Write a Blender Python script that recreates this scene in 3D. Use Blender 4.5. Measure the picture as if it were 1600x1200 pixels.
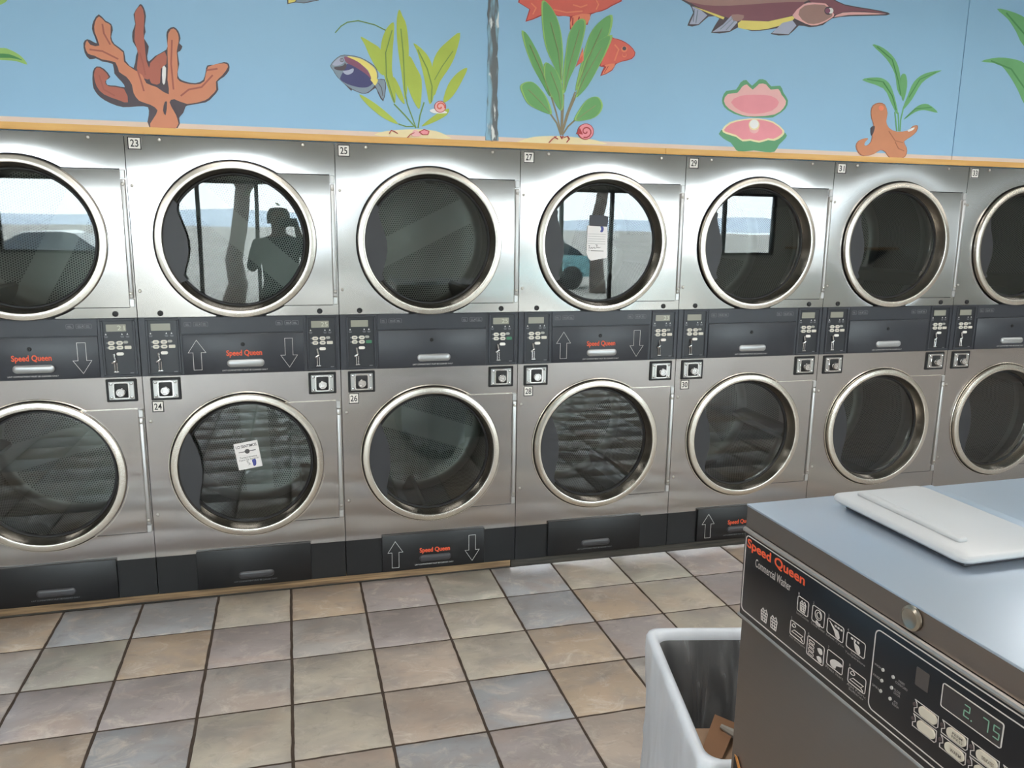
import bpy, bmesh, math, random
import numpy as np
from mathutils import Vector, Matrix

# ------------------------------------------------------------------ clear
for o in list(bpy.data.objects):
    bpy.data.objects.remove(o, do_unlink=True)
S = bpy.context.scene
COL = S.collection
PI = math.pi
random.seed(7)

# ------------------------------------------------------------------ camera
FPX = 1264.0954
CAM = Vector((0.6115, -3.5452, 1.6407))
def cam_rot(a, b, c):
    return (Matrix.Rotation(a, 3, 'Z') @ Matrix.Rotation(b, 3, 'X') @ Matrix.Rotation(c, 3, 'Y'))
RC = cam_rot(-0.2653, -0.1956, -0.0137)          # columns: right, forward, up
cd = bpy.data.cameras.new('camera')
cd.sensor_fit = 'HORIZONTAL'
cd.angle_x = 2 * math.atan(800 / FPX)
cd.clip_start = 0.02
cd.clip_end = 2000
co = bpy.data.objects.new('camera', cd)
COL.objects.link(co)
r_, f_, u_ = RC.col[0], RC.col[1], RC.col[2]
m3 = Matrix((r_, u_, -f_)).transposed()
co.matrix_world = Matrix.Translation(CAM) @ m3.to_4x4()
S.camera = co

# ------------------------------------------------------------------ world / exposure
S.view_settings.view_transform = 'Standard'
S.view_settings.look = 'None'
S.view_settings.exposure = 0.45
S.view_settings.gamma = 1.0
S.view_settings.use_curve_mapping = False
SKY = 15.0
LAMP = 9.5
w = bpy.data.worlds.new('world')
S.world = w
w.use_nodes = True
bgn = w.node_tree.nodes['Background']
bgn.inputs[0].default_value = (0.93, 0.96, 1.0, 1)
bgn.inputs[1].default_value = SKY

# ------------------------------------------------------------------ helpers
def srgb(r, g, b):
    def c(v):
        v /= 255.0
        return v / 12.92 if v <= 0.04045 else ((v + 0.055) / 1.055) ** 2.4
    return (c(r), c(g), c(b), 1.0)

try:
    S.cycles.max_bounces = 9; S.cycles.diffuse_bounces = 4; S.cycles.glossy_bounces = 5; S.cycles.transparent_max_bounces = 10
except Exception:
    pass

MATS = {}
def mat(name, col, rough=0.5, metal=0.0, spec=0.5, noise=None, bump=None, emit=None):
    """noise=(scale, amount, detail) varies value; bump=(scale, strength, distance)"""
    if name in MATS:
        return MATS[name]
    m = bpy.data.materials.new(name)
    m.use_nodes = True
    nt = m.node_tree
    b = nt.nodes['Principled BSDF']
    b.inputs['Base Color'].default_value = col
    b.inputs['Roughness'].default_value = rough
    b.inputs['Metallic'].default_value = metal
    b.inputs['Specular IOR Level'].default_value = spec
    if noise or bump:
        tc = nt.nodes.new('ShaderNodeTexCoord')
    if noise:
        n = nt.nodes.new('ShaderNodeTexNoise')
        n.inputs['Scale'].default_value = noise[0]
        n.inputs['Detail'].default_value = noise[2] if len(noise) > 2 else 4
        nt.links.new(tc.outputs['Object'], n.inputs['Vector'])
        mx = nt.nodes.new('ShaderNodeMix'); mx.data_type = 'RGBA'
        a = noise[1]
        mx.inputs['A'].default_value = tuple(max(0, v * (1 - a)) for v in col[:3]) + (1,)
        mx.inputs['B'].default_value = tuple(min(1, v * (1 + a)) for v in col[:3]) + (1,)
        nt.links.new(n.outputs['Fac'], mx.inputs['Factor'])
        nt.links.new(mx.outputs['Result'], b.inputs['Base Color'])
    if bump:
        n = nt.nodes.new('ShaderNodeTexNoise')
        n.inputs['Scale'].default_value = bump[0]
        n.inputs['Detail'].default_value = 4
        nt.links.new(tc.outputs['Object'], n.inputs['Vector'])
        bp = nt.nodes.new('ShaderNodeBump')
        bp.inputs['Strength'].default_value = bump[1]
        bp.inputs['Distance'].default_value = bump[2]
        nt.links.new(n.outputs['Fac'], bp.inputs['Height'])
        nt.links.new(bp.outputs['Normal'], b.inputs['Normal'])
    if emit:
        b.inputs['Emission Color'].default_value = emit[0]
        b.inputs['Emission Strength'].default_value = emit[1]
    MATS[name] = m
    return m

def steel_mat(name, col, rough, wav=0.0006, aniso=0.0, stretch=(1, 1, 60), grain=0.15, metal=1.0):
    """brushed stainless steel: fine stretched grain in the gloss, slow waviness of the sheet"""
    m = bpy.data.materials.new(name)
    m.use_nodes = True
    nt = m.node_tree
    b = nt.nodes['Principled BSDF']
    b.inputs['Base Color'].default_value = col
    b.inputs['Metallic'].default_value = metal
    b.inputs['Roughness'].default_value = rough
    tc = nt.nodes.new('ShaderNodeTexCoord')
    geo = nt.nodes.new('ShaderNodeNewGeometry')
    mp = nt.nodes.new('ShaderNodeMapping')
    mp.inputs['Scale'].default_value = stretch
    nt.links.new(geo.outputs['Position'], mp.inputs['Vector'])
    n = nt.nodes.new('ShaderNodeTexNoise')
    n.inputs['Scale'].default_value = 6
    n.inputs['Detail'].default_value = 5
    nt.links.new(mp.outputs['Vector'], n.inputs['Vector'])
    mr = nt.nodes.new('ShaderNodeMapRange')
    mr.inputs['From Min'].default_value = 0.3
    mr.inputs['From Max'].default_value = 0.7
    mr.inputs['To Min'].default_value = rough * (1 - grain)
    mr.inputs['To Max'].default_value = rough * (1 + grain)
    nt.links.new(n.outputs['Fac'], mr.inputs['Value'])
    nt.links.new(mr.outputs['Result'], b.inputs['Roughness'])
    if aniso:
        b.inputs['Anisotropic'].default_value = aniso
        tg = nt.nodes.new('ShaderNodeCombineXYZ')
        tg.inputs[0].default_value = 1.0
        nt.links.new(tg.outputs[0], b.inputs['Tangent'])
    n2 = nt.nodes.new('ShaderNodeTexNoise')
    n2.inputs['Scale'].default_value = 4.5
    n2.inputs['Detail'].default_value = 1.5
    nt.links.new(geo.outputs['Position'], n2.inputs['Vector'])
    bp = nt.nodes.new('ShaderNodeBump')
    bp.inputs['Strength'].default_value = 1.0
    bp.inputs['Distance'].default_value = wav
    nt.links.new(n2.outputs['Fac'], bp.inputs['Height'])
    nt.links.new(bp.outputs['Normal'], b.inputs['Normal'])
    MATS[name] = m
    return m

class MB:
    def __init__(s):
        s.v = []; s.f = []; s.m = []; s.uv = {}
    def add(s, vs, fs, mi=0):
        o = len(s.v)
        s.v += [tuple(p) for p in vs]
        for f in fs:
            s.f.append(tuple(i + o for i in f)); s.m.append(mi)
        return o
    def box(s, x0, x1, y0, y1, z0, z1, mi=0):
        s.add([(x0, y0, z0), (x1, y0, z0), (x1, y1, z0), (x0, y1, z0), (x0, y0, z1), (x1, y0, z1), (x1, y1, z1), (x0, y1, z1)],
              [(0, 3, 2, 1), (4, 5, 6, 7), (0, 1, 5, 4), (1, 2, 6, 5), (2, 3, 7, 6), (3, 0, 4, 7)], mi)
        return s
    def rbox(s, x0, x1, y0, y1, z0, z1, bev=0.003, seg=2, mi=0):
        bm = bmesh.new()
        bmesh.ops.create_cube(bm, size=1)
        for v in bm.verts:
            v.co = ((x0 + x1) / 2 + v.co.x * (x1 - x0), (y0 + y1) / 2 + v.co.y * (y1 - y0), (z0 + z1) / 2 + v.co.z * (z1 - z0))
        bmesh.ops.bevel(bm, geom=bm.edges[:], offset=bev, segments=seg, profile=0.5, affect='EDGES')
        bm.verts.index_update()
        s.add([v.co[:] for v in bm.verts], [[v.index for v in f.verts] for f in bm.faces], mi)
        bm.free()
        return s
    def lathe(s, c, prof, n=64, a0=0.0, a1=2 * PI, axis='Y', mi=0):
        """profile [(r, h)] turned about an axis through c"""
        full = abs(a1 - a0 - 2 * PI) < 1e-6
        k = n if full else n + 1
        vs = []
        for j in range(k):
            t = a0 + (a1 - a0) * j / n
            ca, sa = math.cos(t), math.sin(t)
            for r, h in prof:
                if axis == 'Y': vs.append((c[0] + r * ca, c[1] + h, c[2] + r * sa))
                elif axis == 'Z': vs.append((c[0] + r * ca, c[1] + r * sa, c[2] + h))
                else: vs.append((c[0] + h, c[1] + r * ca, c[2] + r * sa))
        L = len(prof); fs = []
        for j in range(n):
            a = j * L; b = ((j + 1) % k) * L
            for i in range(L - 1):
                q = (a + i, a + i + 1, b + i + 1, b + i)
                fs.append(q if axis == 'Y' else q[::-1])
        s.add(vs, fs, mi)
        return s
    def prism(s, pts, y0, y1, mi=0):
        """polygon in x,z extruded from y0 (front, towards -y) to y1"""
        n = len(pts)
        ar = sum(pts[i][0] * pts[(i + 1) % n][1] - pts[(i + 1) % n][0] * pts[i][1] for i in range(n))
        if ar < 0: pts = pts[::-1]
        vs = [(x, y0, z) for x, z in pts] + [(x, y1, z) for x, z in pts]
        fs = [tuple(range(n)), tuple(range(2 * n - 1, n - 1, -1))]
        for i in range(n):
            j = (i + 1) % n
            fs.append((j, i, i + n, j + n))
        s.add(vs, fs, mi)
        return s
    def tube(s, path, r, n=8, mi=0, closed=False):
        P = [Vector(p) for p in path]; L = len(P)
        R = r if isinstance(r, (list, tuple)) else [r] * L
        vs = []; nrm = None
        for i in range(L):
            a = P[i - 1] if (i > 0 or closed) else P[i]
            b = P[(i + 1) % L] if (i < L - 1 or closed) else P[i]
            t = (b - a).normalized()
            if nrm is None:
                nrm = t.orthogonal().normalized()
            else:
                nrm = (nrm - t * nrm.dot(t))
                nrm = nrm.normalized() if nrm.length > 1e-6 else t.orthogonal().normalized()
            bi = t.cross(nrm)
            for k in range(n):
                an = 2 * PI * k / n
                vs.append(tuple(P[i] + (nrm * math.cos(an) + bi * math.sin(an)) * R[i]))
        fs = []
        for i in range(L if closed else L - 1):
            for k in range(n):
                a = i * n; b = ((i + 1) % L) * n
                fs.append((a + k, a + (k + 1) % n, b + (k + 1) % n, b + k))
        if not closed:
            fs.append(tuple(range(n - 1, -1, -1))); fs.append(tuple((L - 1) * n + k for k in range(n)))
        s.add(vs, fs, mi)
        return s
    def outline(s, pts, wd, y0, y1, mi=0, closed=True):
        """line of width wd following a polygon in x,z"""
        n = len(pts); ins = []; out = []
        for i in range(n):
            p = Vector(pts[i])
            a = Vector(pts[i - 1]) if (i or closed) else None
            b = Vector(pts[(i + 1) % n]) if (i < n - 1 or closed) else None
            d1 = (p - a).normalized() if a is not None else (b - p).normalized()
            d2 = (b - p).normalized() if b is not None else d1
            n1 = Vector((-d1.y, d1.x)); n2 = Vector((-d2.y, d2.x))
            q = n1 + n2
            q = q / max(0.35, q.dot(n1)) if q.length > 1e-6 else n1
            ins.append(p + q * wd / 2); out.append(p - q * wd / 2)
        for i in range(n if closed else n - 1):
            j = (i + 1) % n
            s.prism([tuple(out[i]), tuple(out[j]), tuple(ins[j]), tuple(ins[i])], y0, y1, mi)
        return s
    def mesh(s, name='mesh', smooth=True, angle=35):
        me = bpy.data.meshes.new(name)
        me.from_pydata(s.v, [], s.f)
        me.polygons.foreach_set('material_index', s.m)
        if smooth:
            me.polygons.foreach_set('use_smooth', [True] * len(me.polygons))
            me.set_sharp_from_angle(angle=math.radians(angle))
        me.update()
        return me

def link(name, me, mats, parent=None, loc=None):
    o = bpy.data.objects.new(name, me)
    COL.objects.link(o)
    if me is not None:
        if not isinstance(mats, (list, tuple)): mats = [mats]
        if len(me.materials) == 0:
            for m in mats: me.materials.append(m)
        else:
            for i, m in enumerate(mats):
                if me.materials[i] != m:
                    o.material_slots[i].link = 'OBJECT'; o.material_slots[i].material = m
    if parent: o.parent = parent
    if loc: o.location = loc
    return o
def empty(name, loc=(0, 0, 0), rz=0.0):
    o = bpy.data.objects.new(name, None)
    COL.objects.link(o)
    o.location = loc; o.rotation_euler = (0, 0, rz); o.empty_display_size = 0.1
    return o
def tag(o, label=None, cat=None, group=None, kind=None):
    if label: o['label'] = label
    if cat: o['category'] = cat
    if group: o['group'] = group
    if kind: o['kind'] = kind
    return o

CACHE = {}
def part(name, key, build, m, parent, loc=None, angle=35):
    """mesh built once per key and shared between alike parts"""
    if key not in CACHE:
        mb = MB(); build(mb); CACHE[key] = mb.mesh(key, angle=angle)
    return link(name, CACHE[key], m, parent, loc)

def text_mesh(txt, x0, x1, z0, z1, y, bold=0.0, depth=0.0006, sx=None):
    """lettering facing -y fitted into a rectangle"""
    cu = bpy.data.curves.new('lettering', 'FONT')
    cu.body = txt; cu.size = 1.0; cu.offset = bold; cu.extrude = 0.0
    cu.resolution_u = 3
    cu.align_x = 'CENTER'
    o = bpy.data.objects.new('tmp', cu); COL.objects.link(o)
    dg = bpy.context.evaluated_depsgraph_get()
    me0 = bpy.data.meshes.new_from_object(o.evaluated_get(dg))
    P = np.array([v.co[:2] for v in me0.vertices]); F = [tuple(p.vertices) for p in me0.polygons]
    bpy.data.objects.remove(o, do_unlink=True); bpy.data.meshes.remove(me0); bpy.data.curves.remove(cu)
    mn, mx = P.min(0), P.max(0)
    P = (P - mn) / (mx - mn)
    vs = [(x0 + p[0] * (x1 - x0), y - depth, z0 + p[1] * (z1 - z0)) for p in P]
    mb = MB(); mb.add(vs, F)
    me = mb.mesh('lettering', smooth=False)
    return me

def rrect(x0, x1, z0, z1, r, n=4):
    pts = []
    for cx, cz, a in ((x1 - r, z1 - r, 0), (x0 + r, z1 - r, 90), (x0 + r, z0 + r, 180), (x1 - r, z0 + r, 270)):
        for k in range(n + 1):
            t = math.radians(a + 90 * k / n)
            pts.append((cx + r * math.cos(t), cz + r * math.sin(t)))
    return pts
def circ(cx, cz, r, n=20):
    return [(cx + r * math.cos(2 * PI * k / n), cz + r * math.sin(2 * PI * k / n)) for k in range(n)]
def smooth_poly(pts, sub=3):
    n = len(pts); out = []
    for i in range(n):
        p0, p1, p2, p3 = [pts[(i + k) % n] for k in (-1, 0, 1, 2)]
        for j in range(sub):
            t = j / sub
            q = []
            for a in (0, 1):
                q.append(0.5 * (2 * p1[a] + (p2[a] - p0[a]) * t + (2 * p0[a] - 5 * p1[a] + 4 * p2[a] - p3[a]) * t * t + (3 * p1[a] - p0[a] - 3 * p2[a] + p3[a]) * t ** 3))
            out.append(tuple(q))
    return out

# ------------------------------------------------------------------ materials
STEEL = steel_mat('stainless_brushed', srgb(181, 177, 175), 0.17, wav=0.0004, aniso=1.0, grain=0.0)
STEEL_RING = steel_mat('stainless_door_ring', srgb(222, 216, 206), 0.26, wav=0.0, stretch=(1, 1, 1), grain=0.05)
STEEL_SLEEVE = steel_mat('stainless_sleeve', srgb(188, 182, 172), 0.25, wav=0.0, stretch=(1, 1, 1), grain=0.05)
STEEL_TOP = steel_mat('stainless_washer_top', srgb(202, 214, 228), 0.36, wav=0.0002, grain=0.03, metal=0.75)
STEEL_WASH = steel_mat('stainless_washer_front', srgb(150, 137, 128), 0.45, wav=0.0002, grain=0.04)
CHROME = mat('chrome', srgb(225, 225, 225), 0.14, 1.0)
BOLT = mat('bolt_steel', srgb(185, 180, 172), 0.3, 1.0)
DARK = mat('slate_plastic', srgb(52, 55, 62), 0.34, noise=(40, 0.08), bump=(300, 0.05, 0.001))
DARK2 = mat('slate_inset', srgb(40, 43, 49), 0.3)
KICK = mat('black_kick', srgb(19, 20, 23), 0.4, noise=(9, 0.25), bump=(200, 0.06, 0.001))
BLACK = mat('black_rubber', srgb(26, 27, 30), 0.5)
HANDLE = mat('charcoal_handle', srgb(48, 49, 53), 0.42)
PULL_LIT = mat('lit_pull', srgb(176, 178, 180), 0.3, 0.6)  # upper pull: window light on it is put into the grey
PULL_SHADED = mat('shaded_pull', srgb(62, 62, 66), 0.3)  # same pull lower down, its dark reflection put into the colour
WHITEP = mat('white_print', srgb(214, 214, 212), 0.5)
GREYP = mat('grey_print', srgb(120, 122, 126), 0.5)
ORANGE = mat('orange_red_print', srgb(230, 92, 56), 0.5)
LCD = mat('lcd_display', srgb(150, 150, 138), 0.25)
LCDD = mat('lcd_digit', srgb(196, 198, 180), 0.4)
BTN = mat('button_ivory', srgb(216, 212, 200), 0.45)
BTNG = mat('button_green', srgb(62, 124, 92), 0.45)
PAPER = mat('paper_white', srgb(236, 234, 234), 0.7, noise=(30, 0.02))
INK = mat('ink_black', srgb(40, 40, 44), 0.7)
INKB = mat('ink_blue', srgb(74, 82, 150), 0.7)
PLATE = mat('number_plate_white', srgb(240, 238, 232), 0.45)
CABM = mat('cabinet_grey', srgb(60, 60, 60), 0.6)

def glass_mat(name, tint, ior=1.5, rough=0.0):
    m = bpy.data.materials.new(name); m.use_nodes = True
    nt = m.node_tree; nt.nodes.clear()
    out = nt.nodes.new('ShaderNodeOutputMaterial')
    tr = nt.nodes.new('ShaderNodeBsdfTransparent'); tr.inputs[0].default_value = tint
    gl = nt.nodes.new('ShaderNodeBsdfGlossy'); gl.inputs['Roughness'].default_value = rough
    fr = nt.nodes.new('ShaderNodeFresnel'); fr.inputs[0].default_value = ior
    mx = nt.nodes.new('ShaderNodeMixShader')
    nt.links.new(fr.outputs[0], mx.inputs[0]); nt.links.new(tr.outputs[0], mx.inputs[1]); nt.links.new(gl.outputs[0], mx.inputs[2])
    nt.links.new(mx.outputs[0], out.inputs[0])
    MATS[name] = m
    return m
GLASS = glass_mat('door_glass', (0.50, 0.54, 0.54, 1), 1.85, 0.01)
WGLASS = glass_mat('window_glass', (0.85, 0.9, 0.9, 1), 1.45)

def drum_mat():
    m = bpy.data.materials.new('drum_steel_perforated'); m.use_nodes = True
    nt = m.node_tree; L = nt.links
    b = nt.nodes['Principled BSDF']
    b.inputs['Metallic'].default_value = 0.75; b.inputs['Roughness'].default_value = 0.42
    uv = nt.nodes.new('ShaderNodeUVMap'); uv.uv_map = 'UVMap'
    def pat(off):
        a = nt.nodes.new('ShaderNodeVectorMath'); a.operation = 'ADD'; a.inputs[1].default_value = off
        L.new(uv.outputs[0], a.inputs[0])
        sc = nt.nodes.new('ShaderNodeVectorMath'); sc.operation = 'MULTIPLY'
        sc.inputs[1].default_value = (1 / 0.0115, 1 / 0.0199, 0); L.new(a.outputs[0], sc.inputs[0])
        fr = nt.nodes.new('ShaderNodeVectorMath'); fr.operation = 'FRACTION'; L.new(sc.outputs[0], fr.inputs[0])
        sb = nt.nodes.new('ShaderNodeVectorMath'); sb.operation = 'SUBTRACT'; sb.inputs[1].default_value = (0.5, 0.5, 0)
        L.new(fr.outputs[0], sb.inputs[0])
        ml = nt.nodes.new('ShaderNodeVectorMath'); ml.operation = 'MULTIPLY'; ml.inputs[1].default_value = (0.0115, 0.0199, 0)
        L.new(sb.outputs[0], ml.inputs[0])
        ln = nt.nodes.new('ShaderNodeVectorMath'); ln.operation = 'LENGTH'; L.new(ml.outputs[0], ln.inputs[0])
        lt = nt.nodes.new('ShaderNodeMath'); lt.operation = 'LESS_THAN'; lt.inputs[1].default_value = 0.0036
        L.new(ln.outputs['Value'], lt.inputs[0])
        return lt
    p1, p2 = pat((50, 50, 0)), pat((50 + 0.00575, 50 + 0.00995, 0))
    mx = nt.nodes.new('ShaderNodeMath'); mx.operation = 'MAXIMUM'
    L.new(p1.outputs[0], mx.inputs[0]); L.new(p2.outputs[0], mx.inputs[1])
    at = nt.nodes.new('ShaderNodeAttribute'); at.attribute_name = 'perforated'
    sx = nt.nodes.new('ShaderNodeSeparateXYZ'); L.new(uv.outputs[0], sx.inputs[0])
    ab = nt.nodes.new('ShaderNodeMath'); ab.operation = 'ABSOLUTE'; L.new(sx.outputs[0], ab.inputs[0])
    bd = nt.nodes.new('ShaderNodeMath'); bd.operation = 'GREATER_THAN'; bd.inputs[1].default_value = 0.066; L.new(ab.outputs[0], bd.inputs[0])
    mu0 = nt.nodes.new('ShaderNodeMath'); mu0.operation = 'MULTIPLY'
    L.new(mx.outputs[0], mu0.inputs[0]); L.new(at.outputs['Fac'], mu0.inputs[1])
    mu = nt.nodes.new('ShaderNodeMath'); mu.operation = 'MULTIPLY'
    L.new(mu0.outputs[0], mu.inputs[0]); L.new(bd.outputs[0], mu.inputs[1])
    mc = nt.nodes.new('ShaderNodeMix'); mc.data_type = 'RGBA'
    mc.inputs['A'].default_value = srgb(186, 186, 178); mc.inputs['B'].default_value = (0.006, 0.006, 0.007, 1)
    L.new(mu.outputs[0], mc.inputs['Factor']); L.new(mc.outputs['Result'], b.inputs['Base Color'])
    inv = nt.nodes.new('ShaderNodeMath'); inv.operation = 'MULTIPLY_ADD'; inv.inputs[1].default_value = -0.75; inv.inputs[2].default_value = 0.75
    L.new(mu.outputs[0], inv.inputs[0]); L.new(inv.outputs[0], b.inputs['Metallic'])
    return m
DRUM = drum_mat()

def tile_mat():
    m = bpy.data.materials.new('slate_tile'); m.use_nodes = True
    nt = m.node_tree; L = nt.links
    b = nt.nodes['Principled BSDF']
    b.inputs['Roughness'].default_value = 0.42
    b.inputs['Specular IOR Level'].default_value = 0.35
    oi = nt.nodes.new('ShaderNodeObjectInfo')
    geo = nt.nodes.new('ShaderNodeNewGeometry')
    ad = nt.nodes.new('ShaderNodeVectorMath'); ad.operation = 'ADD'
    vs = nt.nodes.new('ShaderNodeVectorMath'); vs.operation = 'SCALE'; vs.inputs['Scale'].default_value = 37.0
    L.new(oi.outputs['Random'], vs.inputs[0]); L.new(geo.outputs['Position'], ad.inputs[0]); L.new(vs.outputs[0], ad.inputs[1])
    mp = nt.nodes.new('ShaderNodeMapping'); mp.inputs['Scale'].default_value = (1.0, 1.5, 1.0); mp.inputs['Rotation'].default_value = (0, 0, 0.5)
    L.new(ad.outputs[0], mp.inputs[0])
    def noise(sc, det, dist=0.0, rgh=0.6):
        n = nt.nodes.new('ShaderNodeTexNoise')
        n.inputs['Scale'].default_value = sc; n.inputs['Detail'].default_value = det
        n.inputs['Distortion'].default_value = dist; n.inputs['Roughness'].default_value = rgh
        L.new(mp.outputs[0], n.inputs['Vector']); return n
    def mix(f, A, B, fmin=0.35, fmax=0.65, tmax=1.0):
        mr = nt.nodes.new('ShaderNodeMapRange'); mr.inputs['From Min'].default_value = fmin; mr.inputs['From Max'].default_value = fmax
        mr.inputs['To Max'].default_value = tmax
        L.new(f, mr.inputs['Value'])
        x = nt.nodes.new('ShaderNodeMix'); x.data_type = 'RGBA'
        L.new(mr.outputs[0], x.inputs['Factor'])
        for sk, v in (('A', A), ('B', B)):
            if isinstance(v, tuple): x.inputs[sk].default_value = v
            else: L.new(v, x.inputs[sk])
        return x.outputs['Result']
    n1, n2, n3 = noise(5.0, 3, 0.4), noise(7.5, 8, 1.0, 0.75), noise(16, 6, 0.8, 0.72)
    c = mix(n1.outputs['Fac'], oi.outputs['Color'], srgb(152, 144, 140), 0.42, 0.66, 0.65)
    n4 = noise(3.6, 2, 0.6)
    c = mix(n4.outputs['Color'], c, srgb(188, 160, 138), 0.52, 0.66, 0.30)
    c = mix(n2.outputs['Fac'], c, srgb(206, 196, 184), 0.52, 0.70, 0.75)
    c = mix(n3.outputs['Fac'], c, srgb(118, 110, 106), 0.56, 0.74, 0.42)
    L.new(c, b.inputs['Base Color'])
    bp = nt.nodes.new('ShaderNodeBump'); bp.inputs['Strength'].default_value = 0.35; bp.inputs['Distance'].default_value = 0.004
    L.new(n2.outputs['Fac'], bp.inputs['Height']); L.new(bp.outputs['Normal'], b.inputs['Normal'])
    return m
TILE = tile_mat()
GROUT = mat('grout_brown', srgb(70, 58, 49), 0.85, noise=(60, 0.3), bump=(150, 0.3, 0.003))
MURAL = mat('mural_blue_paint', srgb(156, 201, 235), 0.55, noise=(2.2, 0.05, 5), bump=(60, 0.05, 0.002))
SAND = mat('mural_sand_paint', srgb(236, 214, 200), 0.6, noise=(8, 0.06))
WALLP = mat('wall_paint_grey_green', srgb(222, 226, 218), 0.6, noise=(3, 0.03))
CEILP = mat('ceiling_white', srgb(205, 206, 200), 0.8, noise=(30, 0.03))
FRAME = mat('window_frame_dark', srgb(60, 62, 66), 0.4, 0.3)

def wood_mat(name, c1, c2, stretch, dark=None):
    m = bpy.data.materials.new(name); m.use_nodes = True
    nt = m.node_tree; L = nt.links; b = nt.nodes['Principled BSDF']; b.inputs['Roughness'].default_value = 0.5
    geo = nt.nodes.new('ShaderNodeNewGeometry')
    mp = nt.nodes.new('ShaderNodeMapping'); mp.inputs['Scale'].default_value = stretch
    L.new(geo.outputs['Position'], mp.inputs[0])
    n = nt.nodes.new('ShaderNodeTexNoise'); n.inputs['Scale'].default_value = 3; n.inputs['Detail'].default_value = 8
    L.new(mp.outputs[0], n.inputs['Vector'])
    x = nt.nodes.new('ShaderNodeMix'); x.data_type = 'RGBA'; x.inputs['A'].default_value = c1; x.inputs['B'].default_value = c2
    mr = nt.nodes.new('ShaderNodeMapRange'); mr.inputs['From Min'].default_value = 0.35; mr.inputs['From Max'].default_value = 0.65
    L.new(n.outputs['Fac'], mr.inputs['Value']); L.new(mr.outputs[0], x.inputs['Factor'])
    L.new(x.outputs['Result'], b.inputs['Base Color'])
    MATS[name] = m
    return m
TRIMW = wood_mat('trim_orange_wood', srgb(224, 172, 98), srgb(236, 190, 116), (0.6, 4, 12))
PLINTH = wood_mat('plinth_worn_wood', srgb(96, 76, 56), srgb(160, 132, 98), (1.2, 4, 30))
PLINTHD = wood_mat('plinth_dark_board', srgb(44, 42, 40), srgb(74, 70, 62), (1.5, 4, 30))

# ------------------------------------------------------------------ pixel -> mural plane (flat paint on the wall)
MY = 0.006
def wp(x, y, Y=MY):
    d = RC @ Vector(((x - 800) / FPX, 1.0, (600 - y) / FPX))
    t = (Y - CAM.y) / d.y
    p = CAM + d * t
    return (p.x, p.z)

# ------------------------------------------------------------------ room
X0, X1, YF, ZC = -5.0, 19.6, -9.5, 3.05
NU = 7
UX0 = -0.8
def struct(name, mb, m, parent=None, **k):
    o = link(name, mb.mesh(name, **k), m, parent)
    if parent is None: o['kind'] = 'structure'
    return o
floor = struct('floor', MB().box(X0, X1, YF, 0.6, -0.10, -0.0032), GROUT)

# back wall above and beside the dryers
mb = MB()
mb.box(X0, X1, 0.02, 0.14, 1.962, ZC)
mb.box(X0, UX0 - 0.003, 0.02, 0.14, 0.0, 1.962)
mb.box(UX0 + NU * 0.8 + 0.003, X1, 0.02, 0.14, 0.0, 1.962)
wall_back = struct('wall_back', mb, MURAL)
for i, (a, b) in enumerate(((X0, 1.468), (1.474, 3.886), (3.890, X1))):
    link('mural_panel', MB().box(a, b, MY, 0.0195, 2.010, ZC - 0.005).mesh('mural_panel'), MURAL, wall_back)
    link('sand_strip', MB().box(a, b, MY, 0.0195, 1.985, 2.010).mesh('sand_strip'), SAND, wall_back)
for s, (a, b) in enumerate(((X0, 2.292), (2.2935, X1))):
    o = struct('trim_%d' % (s + 1), MB().rbox(a, b, -0.003, 0.0055, 1.9635, 1.9905, 0.002), TRIMW)
struct('wall_left', MB().box(X0 - 0.1, X0, YF, 0.02, 0, ZC), mat('wall_side_tan', srgb(150, 142, 132), 0.7))
struct('wall_right', MB().box(X1, X1 + 0.1, YF, 0.02, 0, ZC), MATS['wall_side_tan'])
struct('ceiling', MB().box(X0 - 0.1, X1 + 0.1, YF - 0.1, 0.14, ZC, ZC + 0.1), CEILP)

# shopfront wall behind the photographer (seen mirrored in the dryers)
WINS = [(-4.6, -1.75, 1.12, 2.28), (-1.45, 1.05, 0.05, 2.28), (4.2, 6.9, 0.05, 2.28), (7.2, 9.1, 1.12, 2.28), (15.3, 19.3, 1.12, 2.28)]  # last window is added beyond the mirrored view to brighten the right-hand steel
mb = MB()
xs = X0
for (a, b, z0, z1) in WINS:
    mb.box(xs, a, YF - 0.15, YF, 0, ZC)
    mb.box(a, b, YF - 0.15, YF, z1, ZC)
    if z0 > 0.1: mb.box(a, b, YF - 0.15, YF, 0, z0)
    xs = b
mb.box(xs, X1, YF - 0.15, YF, 0, ZC)
struct('wall_front', mb, WALLP)
for i, (a, b, z0, z1) in enumerate(WINS):
    mb = MB()
    t = 0.05
    mb.box(a, b, YF - 0.10, YF - 0.02, z1 - t, z1); mb.box(a, b, YF - 0.10, YF - 0.02, z0, z0 + t)
    mb.box(a, a + t, YF - 0.10, YF - 0.02, z0 + t, z1 - t); mb.box(b - t, b, YF - 0.10, YF - 0.02, z0 + t, z1 - t)
    n = 2
    cuts = [a + (b - a) * 0.42] if z0 > 0.1 else [a + (b - a) * 0.28, a + (b - a) * 0.64]
    for c in cuts: mb.box(c - 0.03, c + 0.03, YF - 0.10, YF - 0.02, z0 + t, z1 - t)
    wo = struct('window_%d' % (i + 1), mb, FRAME)
    edges = [a + t] + sum([[c - 0.03, c + 0.03] for c in cuts], []) + [b - t]
    for k in range(0, len(edges), 2):
        link('pane', MB().box(edges[k], edges[k + 1], YF - 0.064, YF - 0.058, z0 + t, z1 - t).mesh('pane'), WGLASS, wo)

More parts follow.
